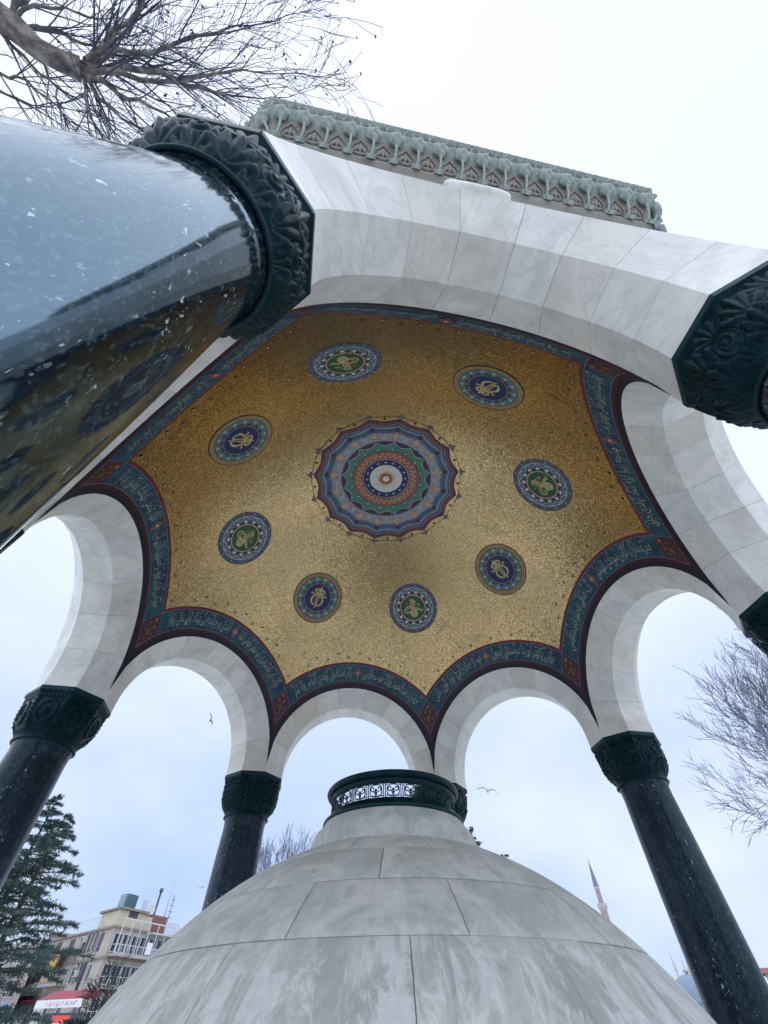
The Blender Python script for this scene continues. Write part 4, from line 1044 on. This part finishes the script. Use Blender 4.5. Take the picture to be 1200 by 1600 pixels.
p = at(8, 1400, 33); conifer('cedar_tree', 'thin topped cedar mostly hidden behind the leftmost column', (p.x, p.y, gz), 10.8, 5.0, 9, 100, .05, 'evergreens in the park')
p = at(748, 1400, 40); conifer('cedar_tree', 'evergreen whose top just clears the hood beside the bronze ring', (p.x, p.y, gz), 12.3, 3.2, 14, 90, .1, 'evergreens in the park')
p = at(800, 1400, 42); conifer('cedar_tree', 'evergreen tip barely rising over the right shoulder of the hood', (p.x, p.y, gz), 10.9, 3.0, 15, 80, .1, 'evergreens in the park')

# ------------------------------------------------------------------ buildings to the left
def wallframe(P, Q):
    x = (Q - P); L = x.length; x = x.normalized(); z = V3((0, 0, 1)); y = x.cross(z); return x, y, L    # y points outward (towards the viewer side)
def prism(m, pts, z0, z1, mm):
    n = len(pts); vs = [(p[0], p[1], z0) for p in pts] + [(p[0], p[1], z1) for p in pts]
    m.add(vs, [(i, (i + 1) % n, n + (i + 1) % n, n + i) for i in range(n)] + [tuple(range(n, 2 * n))], mm)
class Face:
    def __init__(s, P, Q): s.P = V3((P.x, P.y, 0)); s.x, s.y, s.L = wallframe(s.P, V3((Q.x, Q.y, 0)))
    def M(s, u, z, off=0): return frame(s.P + s.x * u + s.y * off + V3((0, 0, z)), s.x, s.y, V3((0, 0, 1)))
def window(face, u, z, w, h, parent, frame_m='white_paint', glass='dark_glass', bars=1):
    m = MB(); M = face.M(u, z, .03); t = .09
    for dx, dz, sx, sz in ((-w / 2, 0, t, h + t), (w / 2, 0, t, h + t), (0, -h / 2, w + t, t), (0, h / 2, w + t, t)): m.box(M @ Matrix.Translation((dx, 0, dz)), sx, .12, sz, frame_m)
    for i in range(bars): m.box(M @ Matrix.Translation((w * ((i + 1) / (bars + 1) - .5), 0, 0)), .06, .08, h, frame_m)
    f = m.obj('window', parent); m = MB(); m.box(face.M(u, z, .02), w, .04, h, glass); m.obj('pane', f); return f
def balcony(face, u, z, w, d, parent, h=1.0, n=10, slab='beige_wall'):
    m = MB(); m.box(face.M(u, z, d / 2 + .01), w, d, .18, slab); b = m.obj('balcony', parent); m = MB()
    for i in range(n + 1): m.box(face.M(u - w / 2 + w * i / n, z + h / 2, d - .05), .05, .05, h, 'white_paint')
    m.box(face.M(u, z + h, d - .05), w, .07, .07, 'white_paint'); m.box(face.M(u, z + .15, d - .05), w, .05, .05, 'white_paint')
    for s in (-1, 1): m.box(face.M(u + s * (w / 2 - .03), z + h, d / 2), .06, d, .06, 'white_paint')
    m.obj('railing', b); return b
def zel(py, px, D): return at(px, py, D).z
C0 = at(190, 1418, 90); C0.z = 0
R0 = at(279, 1446, 98); L0_ = at(52, 1460, 118)
ztop = at(190, 1446, 90).z
apt = empty('apartment_house', (C0.x, C0.y, gz), 'yellowish corner apartment house with balconies, water tank and roof aerials', 'building')
fF = Face(C0, R0)                              # front, to the right of the corner
fL = Face(L0_, C0)                             # left facade
back = (R0 + (L0_ - C0))
m = MB(); prism(m, [C0, R0, back, L0_], gz, ztop, 'beige_wall'); m.obj('wall', apt)
twz = at(190, 1416, 90).z
tb = MB()                                      # stair tower at the corner, a little proud of both facades
tw0 = C0 - fF.y * .15 - fL.y * .15; tx = fF.x * (fF.L * .40)
prism(tb, [tw0 - fF.x * .1, tw0 + tx, tw0 + tx - fF.y * 5.5, tw0 - fL.x * 5.5], ztop + .02, twz - .25, 'ochre_wall')
tower = tb.obj('stair_tower', apt)
tb = MB(); e_ = .35; prism(tb, [tw0 - fF.x * .4 + fF.y * e_, tw0 + tx + fF.x * e_ + fF.y * e_, tw0 + tx - fF.y * 5.9 + fF.x * e_, tw0 - fL.x * 5.9 + fL.y * e_], twz - .25, twz, 'slab_brown'); tb.obj('roof_slab', tower)
for zz in (ztop + .3,): window(fF, fF.L * .22, zz + 1.1, 1.5, .7, tower, 'brick_red', bars=2)
for w_ in list(tower.children):
    if w_.name.startswith('window'): w_.matrix_basis = Matrix.Translation(fF.y * -.12) @ w_.matrix_basis
ST = 2.95
for i in range(4):
    zf = ztop - ST * (i + 1)
    u0 = fF.L * .03; wB = fF.L * .95
    if i < 3:
        b = balcony(fF, u0 + wB / 2, zf + .1, wB, 1.4, apt, n=24)
    for j in range(7): window(fF, u0 + wB * (j + .5) / 7, zf + 1.35, 1.35, 1.8, apt, bars=1)
    nwin = 5
    for q_ in (.775, .815, .855):
        if i != 2: window(fL, fL.L * q_, zf + 1.7, .8, 1.9, apt, 'beige_wall', bars=0)
    for j in range(nwin): window(fL, fL.L * (.30 + .15 * j), zf + 1.55, 1.3, 1.6, apt, 'brick_red' if i == 0 else 'white_paint', bars=1)
# uprights and top rail of the glazed top balcony
m = MB()
for i in range(8): m.box(fF.M(fF.L * (.02 + .96 * i / 7), ztop - 1.0, 1.36), .09, .09, 3.4, 'white_paint')
m.box(fF.M(fF.L * .5, ztop + .65, 1.36), fF.L * .98, .12, .14, 'white_paint'); m.box(fF.M(fF.L * .75, ztop - .3, .7), fF.L * .5, 1.5, .12, 'white_paint'); m.obj('balcony_frame', apt)
# laundry on the balconies
for u, z, w_, h_, mm in ((.50, -1.9, 1.0, 1.2, 'laundry'), (.86, -1.8, .8, 1.1, 'laundry_lime'), (.60, -4.6, 1.6, 1.3, 'laundry'), (.78, -4.6, 1.3, 1.5, 'laundry')):
    m = MB()
    M0 = fF.M(fF.L * u, ztop + z, 1.45)
    m.grid(lambda a, b, M0=M0, w_=w_, h_=h_: M0 @ V3(((a - .5) * w_, .06 * sin(a * 14), (b - .5) * h_)), 10, 2, mm)
    o = m.obj('laundry', None); q_ = 'lime green' if 'lime' in mm else 'white'
    tag(o, {(.50): 'white sheet hanging at the left of the top balcony of the apartment house', .86: 'lime green cloth hanging on the top balcony of the apartment house', .60: 'wide white sheet hung on the second balcony down', .78: 'tall white sheet hung at the right of the second balcony down'}[u], 'laundry', 'laundry on the balconies')
# roof clutter
m = MB(); M = fF.M(fF.L * .22, twz + .85, -2.2); m.box(M, 1.9, 1.6, 1.7, 'tank_blue'); m.box(M @ Matrix.Translation((0, 0, .9)), 1.2, 1.0, .15, 'rail_metal'); m.obj('water_tank', apt)
m = MB()
for i in range(9): m.box(fF.M(-.2 + 1.0 * i * .12 - .5, twz + .6, -.2), .04, .04, 1.2, 'rail_metal')
for i in range(9): m.box(fF.M(fF.L * .34 + i * .13, twz + .6, -.6), .04, .04, 1.2, 'rail_metal')
m.box(fF.M(.0, twz + 1.2, -.2), 1.3, .05, .05, 'rail_metal'); m.box(fF.M(fF.L * .34 + .5, twz + 1.2, -.6), 1.2, .05, .05, 'rail_metal')
m.obj('roof_railing', apt)
m = MB(); prism(m, [fF.P + fF.x * fF.L * .55 - fF.y * .6, fF.P + fF.x * fF.L * .82 - fF.y * .6, fF.P + fF.x * fF.L * .82 - fF.y * 4, fF.P + fF.x * fF.L * .55 - fF.y * 4], ztop, ztop + 1.9, 'brick_red'); m.obj('roof_room', apt)
m = MB(); prism(m, [fF.P + fF.x * fF.L * .42 - fF.y * .3, fF.P + fF.x * fF.L * .55 - fF.y * .3, fF.P + fF.x * fF.L * .55 - fF.y * 3, fF.P + fF.x * fF.L * .42 - fF.y * 3], ztop, ztop + 1.5, 'ochre_wall'); m.obj('roof_room', apt)
for u, h_, r_ in ((.62, 3.6, .16), (.80, 5.2, .11), (.88, 3.5, .05)):
    m = MB(); b = fF.P + fF.x * fF.L * u - fF.y * 1.2; m.tube([b + V3((0, 0, ztop)), b + V3((0, 0, ztop + 1.2 + h_))], r_, 'dark_grey' if u != .8 else 'rail_metal', 8)
    if u == .62: m.tube([b + V3((0, 0, ztop + 1.0 + h_)), b + V3((0, 0, ztop + 1.45 + h_))], r_ * 1.8, 'tank_blue', 8)
    if u == .88:
        for q in range(4): m.box(fF.M(fF.L * u, ztop + 2 + q * .7, -1.2), 1.4 - .2 * q, .04, .04, 'dark_grey')
    m.obj('chimney_pipe' if u < .85 else 'aerial', apt)
m = MB(); b = fF.P + fF.x * fF.L * .52 - fF.y * .8 + V3((0, 0, ztop + 2.4)); m.tube([b - V3((0, 0, 1.0)), b], .04, 'rail_metal', 5)
dv = (CAM - b).normalized() + V3((.3, 0, .3)); dv.normalize(); ex = dv.orthogonal().normalized(); ey = dv.cross(ex)
m.add([b - dv * .15] + [b + (ex * cos(a) + ey * sin(a)) * .6 for a in [2 * pi * i / 16 for i in range(16)]], [(0, i + 1, (i + 1) % 16 + 1) for i in range(16)], 'minaret_white', True); m.obj('satellite_dish', apt)
m = MB()
for i in range(12): m.box(fF.M(fF.L * (.80 + .2 * i / 11), ztop + .6, .2), .04, .04, 1.2, 'rail_metal')
m.box(fF.M(fF.L * .9, ztop + 1.2, .2), fF.L * .2, .05, .05, 'rail_metal')
m.obj('roof_railing', apt); m = MB()
for i in range(16): m.box(fL.M(fL.L * (.45 + .4 * i / 15), ztop + .7, -.3), .04, .04, 1.4, 'rail_metal')
m.box(fL.M(fL.L * .65, ztop + 1.4, -.3), fL.L * .4, .05, .05, 'rail_metal'); m.obj('roof_railing', apt)
m = MB()
for i in range(4):
    zf = ztop - ST * i
    m.box(fL.M(fL.L * .5, zf - .12, .1), fL.L, .28, .24, 'slab_brown'); m.box(fF.M(fF.L * .5, zf - .12, .1), fF.L, .26, .2, 'slab_brown')
m.obj('string_course', apt)
for u_ in (.36, .70, .895):
    m = MB(); b = fL.M(fL.L * u_, 0, .12); m.tube([b @ V3((0, 0, gz)), b @ V3((0, 0, ztop))], .07, 'rail_metal', 6); m.obj('drainpipe', apt)
for i, (u_, zo) in enumerate(((.745, -.9), (.50, -3.6), (.80, -4.3), (.66, -6.9))):
    m = MB(); m.box(fL.M(fL.L * u_, ztop + zo, .32), .9, .45, .6, 'white_paint'); m.box(fL.M(fL.L * u_ - .12, ztop + zo, .56), .42, .04, .42, 'dark_grey'); m.obj('air_conditioner', apt)
for i in (1, 2):
    balcony(fL, fL.L * .40, ztop - ST * (i + 1) + .1, 5.0, 1.2, apt, n=12)
    m = MB(); m.box(fL.M(fL.L * .40, ztop - ST * i - .55, .85), 5.0, 1.5, .08, 'tank_blue' if i == 1 else 'awning_red'); m.obj('blind', apt)
m = MB()                                     # bigger dark openings beside the tower
for u_, zo, w_, h_ in ((.90, -1.5, 1.3, 1.7), (.845, -5.0, .8, 3.2)): m.box(fL.M(fL.L * u_, ztop + zo, .04), w_, .1, h_, 'dark_glass')
m.obj('stair_window', apt)
# left facade: curtain balcony, shop front, awning
zc_ = at(100, 1505, 92).z
balcony(fL, fL.L * .62, zc_ - 1.6, 6.0, 1.5, apt, n=16)
m = MB(); m.box(fL.M(fL.L * .56, zc_ + .15, 1.3), 3.0, .1, 2.7, 'curtain_orange'); m.obj('orange_blind', apt)
m = MB(); m.box(fL.M(fL.L * .62, zc_ + 1.7, .9), 6.8, 1.9, .16, 'dark_grey'); m.obj('canopy_slab', apt)
za = at(105, 1560, 84).z
fS = Face(at(60, 1560, 82), at(131, 1560, 76)); aw = empty('shop_awning', (fS.P + fS.x * fS.L / 2 + V3((0, 0, gz))), 'red shop awning with a white lettered valance below the apartment house', 'awning')
m = MB(); zt_, zb_ = at(100, 1546, 79).z, at(100, 1564, 79).z
q = fS.L
m.add([fS.M(0, zt_, -1.6) @ V3((0, 0, 0)), fS.M(q, zt_, -1.6) @ V3((0, 0, 0)), fS.M(q, zb_ + .1, 0) @ V3((0, 0, 0)), fS.M(0, zb_ + .1, 0) @ V3((0, 0, 0))], [(0, 1, 2, 3)], 'awning_red')
m.add([fS.M(0, zt_, -1.6) @ V3((0, 0, 0)), fS.M(0, zb_ + .1, 0) @ V3((0, 0, 0)), fS.M(0, zb_ + .1, -1.6) @ V3((0, 0, 0)), fS.M(q, zt_, -1.6) @ V3((0, 0, 0)), fS.M(q, zb_ + .1, 0) @ V3((0, 0, 0)), fS.M(q, zb_ + .1, -1.6) @ V3((0, 0, 0))], [(0, 1, 2), (3, 5, 4)], 'awning_red'); m.obj('canopy', aw)
m = MB(); m.box(fS.M(q / 2, zb_ - .2, .03), q, .06, .6, 'laundry'); va = m.obj('valance', aw)
m = MB(); rg_ = random.Random(2); x = q * .25
while x < q * .85:
    w_ = rg_.uniform(.2, .4); m.box(fS.M(x, zb_ - .2, .08), .08, .03, .30, 'valance_print')
    if rg_.random() < .6: m.box(fS.M(x + w_ / 2, zb_ - .2 + rg_.choice((-.14, 0, .14)), .08), w_ * .8, .03, .07, 'valance_print')
    x += w_ + .12
m.obj('lettering', va)
m = MB(); m.box(fS.M(q * .45, zb_ - 2.2, -1.5), q * .9, .1, 2.8, 'dark_glass'); m.obj('shop_window', aw)
for u in (.02, .98):
    m = MB(); m.box(fS.M(q * u, (zb_ + gz) / 2, -.1), .12, .12, zb_ - gz, 'dark_grey'); m.obj('post', aw)
sg = at(92, 1598, 70); fG = Face(at(78, 1598, 70), at(106, 1598, 70))
so = empty('shop_sign', (fG.P + fG.x * fG.L / 2 + V3((0, 0, gz))), 'bright red shop sign low at the left under the awning', 'sign')
m = MB(); zs_ = at(92, 1601, 70).z; m.box(fG.M(fG.L / 2, zs_ - .15, 0), fG.L, .2, 1.4, 'sign_red'); m.obj('board', so); m = MB(); m.box(fG.M(fG.L / 2, (zs_ + gz) / 2 - .6, -.15), .3, .1, zs_ - gz - .4, 'dark_grey'); m.obj('post', so)
m = MB(); x = .25
while x < fG.L - .25:
    m.box(fG.M(x, zs_ - .15, .12), .09, .04, .6, 'laundry'); m.box(fG.M(x + .13, zs_ - .15 + .2, .12), .2, .04, .08, 'laundry'); x += .42
m.obj('lettering', so)
# white sign with a dark ring
fH = Face(at(46, 1594, 58), at(62, 1594, 58)); si = empty('round_logo_sign', (fH.P + fH.x * fH.L / 2 + V3((0, 0, gz))), 'white sign panel with a dark oval ring at the bottom left', 'sign')
zh = at(54, 1596, 58).z
m = MB(); m.box(fH.M(fH.L / 2, zh - .3, 0), fH.L, .12, 1.9, 'white_paint'); m.obj('board', si)
m = MB(); m.tube([fH.M(fH.L / 2 + .36 * cos(a), zh - .1 + .48 * sin(a), .1) @ V3((0, 0, 0)) for a in [2 * pi * i / 20 for i in range(21)]], .07, 'dark_grey', 6, cap=False); m.obj('ring', si)
m = MB(); m.box(fH.M(fH.L / 2, (zh + gz) / 2 - .6, -.1), .12, .1, zh - gz - 1.0, 'dark_grey'); m.obj('post', si)

# neighbouring houses behind the cedars
def house(label, pa, pb, D, py, mm, seed, floors=4, red=False, bd=10, grp='houses along the street'):
    rng = random.Random(seed); P = at(pa, 1500, D); Q = at(pb, 1500, D); f = Face(P, Q); zt = at((pa + pb) / 2, py, D).z
    e = empty('town_house', (f.P + f.x * f.L / 2 + V3((0, 0, gz))), label, 'building', grp)
    m = MB(); A = f.P; B_ = f.P + f.x * f.L; prism(m, [A, B_, B_ - f.y * bd, A - f.y * bd], gz, zt, mm); m.obj('wall', e)
    m = MB(); prism(m, [A + f.y * .4 - f.x * .3, B_ + f.y * .4 + f.x * .3, B_ - f.y * bd, A - f.y * bd], zt, zt + .35, 'roof_red' if red else 'beige_wall'); m.obj('roof', e)
    n = max(2, int(f.L / 3)); st = (zt - gz) / floors
    for i in range(floors):
        for j in range(n): window(f, f.L * (j + .5) / n, gz + st * (i + .55), 1.4, 1.6, e)
        if i > 0: balcony(f, f.L * .5, gz + st * i + .1, f.L * .6, 1.1, e, n=8)
    return e
house('pale pinkish house glimpsed behind the cedars at the left edge', -60, 56, 104, 1480, 'pink_wall', 4, 4)
house('low beige house with dark roof terrace between the cedar and the apartment house', 62, 108, 124, 1462, 'beige_wall', 7, 5)
# parked vans, only their tops reach into the picture
def van(label, px, D, mm, rot):
    P = at(px, 1590, D); e = empty('parked_van', (P.x, P.y, gz), label, 'van', 'vans parked at the left'); M = Matrix.Translation((P.x, P.y, gz)) @ Matrix.Rotation(rot, 4, 'Z')
    m = MB(); sec = [(-2.6, .5), (-2.6, 2.3), (-2.4, 2.62), (1.3, 2.62), (1.75, 2.35), (2.35, 1.45), (2.75, 1.2), (2.8, .5)]
    vs = [M @ V3((x, y, z)) for y in (-.98, .98) for x, z in sec]; n = len(sec)
    m.add(vs, [tuple(range(n)), tuple(range(n, 2 * n))[::-1]] + [(i, (i + 1) % n, n + (i + 1) % n, n + i) for i in range(n)], mm); b = m.obj('body', e, fix=True)
    m = MB()
    for s in (-1, 1):
        for x0, x1 in ((-2.3, -1.2), (-1.1, .1), (.2, 1.35)): m.box(M @ Matrix.Translation(((x0 + x1) / 2, s * .99, 1.95)), x1 - x0, .03, .65, 'dark_glass')
    m.box(M @ Matrix.Translation((2.06, 0, 1.92)) @ Matrix.Rotation(radians(-33), 4, 'Y'), .03, 1.6, .85, 'dark_glass'); m.obj('window', e)
    for x in (-1.7, 1.85):
        for s in (-1, 1):
            m = MB(); m.tube([M @ V3((x, s * .8, .36)), M @ V3((x, s * 1.0, .36))], .36, 'tyre', 14, smooth=False); w = m.obj('wheel', e)
            m = MB(); m.tube([M @ V3((x, s * 1.0, .36)), M @ V3((x, s * 1.02, .36))], .2, 'rail_metal', 10, smooth=False); m.obj('rim', w)
van('white van parked under the cedars in the bottom left corner', 12, 42, 'van_white', .5)
van('white van parked just right of the corner cedar trunk', 40, 50, 'van_white', .35)
P = at(12, 1562, 46); tn = empty('kiosk_tent', (P.x, P.y, gz), 'pale blue pointed kiosk tent under the cedars', 'tent'); zt = P.z
m = MB(); m.add([(P.x, P.y, zt)] + [(P.x + sx * 1.1, P.y + sy * 1.1, zt - 1.2) for sx, sy in ((-1, -1), (1, -1), (1, 1), (-1, 1))], [(0, 1, 2), (0, 2, 3), (0, 3, 4), (0, 4, 1)], 'tent_blue'); m.obj('canopy', tn)
for sx, sy in ((-1, -1), (1, -1), (1, 1), (-1, 1)):
    m = MB(); m.tube([(P.x + sx, P.y + sy, gz), (P.x + sx, P.y + sy, zt - 1.1)], .05, 'white_paint', 5); m.obj('pole', tn)
# clipped hedge
hg = MB(); rng = random.Random(6); A = at(108, 1590, 56); B_ = at(190, 1590, 56); zt = at(140, 1593, 56).z
for i in range(5200):
    q = rng.random(); c = A.lerp(B_, q) + V3((rng.uniform(-.6, .6), rng.uniform(-.6, .6), 0)); c.z = gz + (zt - gz) * (rng.random() ** .5); v = V3((rng.uniform(-1, 1), rng.uniform(-1, 1), rng.uniform(-1, 1))).normalized() * .14; b = v.orthogonal().normalized() * .07
    hg.add([c - b, c + b, c + v], [(0, 1, 2)], 'hedge_green')
tag(hg.obj('hedge'), 'dark clipped hedge at the foot of the apartment house', 'hedge')

# ------------------------------------------------------------------ far mosque
def lathe_at(m, P, prof, n, mm, smooth=True): m.lathe(prof, n, mm, c=(P.x, P.y), smooth=smooth)
P = at(930, 1380, 300); D = 300
z_t = at(919, 1340, D).z; z_c = at(933, 1388, D).z; z_b = at(942, 1410, D).z; z_b2 = at(944, 1418, D).z
mi = empty('minaret', (P.x, P.y, gz), 'slender stone minaret with a blue grey spire beyond the hood', 'minaret', 'minarets of the far mosque')
m = MB(); lathe_at(m, P, [(1.9, gz), (1.6, z_b2), (1.5, z_b2)], 12, 'minaret_stone', False); lathe_at(m, P, [(1.2, z_b2), (1.1, z_c)], 12, 'minaret_stone', False); m.obj('shaft', mi)
m = MB(); lathe_at(m, P, [(1.5, z_b2 - 1.5), (2.2, z_b2), (2.3, z_b2 + .2), (2.3, z_b2 + 1.4), (2.1, z_b2 + 1.4), (2.1, z_b2 + .4), (1.2, z_b2 + .4)], 16, 'minaret_pale', False); m.obj('gallery', mi)
m = MB(); lathe_at(m, P, [(1.2, z_c - .6), (1.35, z_c), (1.35, z_c + .5)], 12, 'minaret_pale', False); m.obj('collar', mi)
m = MB(); lathe_at(m, P, [(1.35, z_c + .5), (1.0, z_c + (z_t - z_c) * .3), (.45, z_c + (z_t - z_c) * .68), (.15, z_c + (z_t - z_c) * .86), (.03, z_t)], 14, 'lead_blue'); m.obj('spire', mi)
P = at(1064, 1522, 400); zt = P.z
dm = empty('mosque_dome', (P.x, P.y, gz), 'hazy blue mosque dome low at the right between hood and column', 'mosque')
P2 = P + V3((3.5, 0, 0))
m = MB(); lathe_at(m, P2, [(12.5, gz), (12.5, zt - 11)], 24, 'hazy_lead', False); m.obj('drum', dm)
m = MB(); lathe_at(m, P2, [(12.8, zt - 11.2), (12.8, zt - 10.6)] + [(12.2 * cos(b), zt - 10.6 + 10.6 * sin(b)) for b in [radians(90 * i / 14) for i in range(14)]] + [(.3, zt)], 40, 'hazy_lead'); m.obj('dome', dm)
m = MB(); lathe_at(m, P2, [(.5, zt), (1.7, zt + .8), (1.8, zt + 1.5), (.8, zt + 2.3), (.3, zt + 3.5), (.25, zt + 5.2), (.03, zt + 7)], 12, 'gilding'); m.obj('finial', dm)
for px_, top in ((1052, 1486), (1072, 1500)):
    Q = at(px_ + 6, 1520, 430); zq = at(px_, top, 430).z
    e = empty('minaret', (Q.x, Q.y, gz), 'thin pale minaret %s the hazy blue dome' % ('at the left of' if px_ < 1060 else 'behind the right side of'), 'minaret', 'minarets of the far mosque')
    m = MB(); lathe_at(m, Q, [(.9, gz), (.8, zq - 9)], 10, 'minaret_white', False); m.obj('shaft', e)
    m = MB(); lathe_at(m, Q, [(.85, zq - 9), (.05, zq)], 10, 'minaret_pale'); m.obj('spire', e)
rh = house('red roofed house at the right edge beyond the column', 1184, 1260, 70, 1520, 'pink_wall', 3, 2, red=True, grp='houses along the street')

# ------------------------------------------------------------------ gulls
def gull(label, px, py, D, span, bank, head, mm='gull_white'):
    P = at(px, py, D); e = empty('gull', P, label, 'bird', 'gulls in the sky'); M = Matrix.Translation(P) @ Matrix.Rotation(head, 4, 'Z') @ Matrix.Rotation(bank, 4, 'X')
    m = MB(); L = span * .42
    m.tube([M @ V3((x * L, 0, 0)) for x in (-.55, -.35, -.1, .15, .32, .42, .5)], [.02 * L, .07 * L, .12 * L, .12 * L, .08 * L, .07 * L, .015 * L], mm, 8); b = m.obj('body', e)
    for s in (-1, 1):
        m = MB(); W_ = span / 2
        st = [(.0, .0, .16), (.25, .09, .17), (.5, .10, .14), (.75, .02, .09), (1, -.06, .015)]
        vs = []
        for q, z, c in st:
            fx = .06 * sin(q * pi) - .12 * q * q
            for dx, dz in ((c / 2, 0), (0, .012), (-c / 2, 0), (0, -.006)): vs.append(M @ V3(((fx + dx) * span, s * W_ * q, (z + dz) * span)))
        fs = [(i * 4 + j, i * 4 + (j + 1) % 4, (i + 1) * 4 + (j + 1) % 4, (i + 1) * 4 + j) for i in range(4) for j in range(4)]
        m.add(vs, fs, mm, True); m.obj('wing', e)
gull('gull gliding over the hood to the right of the bronze ring', 762, 1236, 26, 1.25, .25, 1.35)
gull('gull banking in the second arch from the left', 329, 1125, 30, 1.0, 1.15, 2.2, 'gull_dark')
gull('tiny distant gull low beside the second column from the left', 315, 1387, 60, 1.1, .15, 1.2)
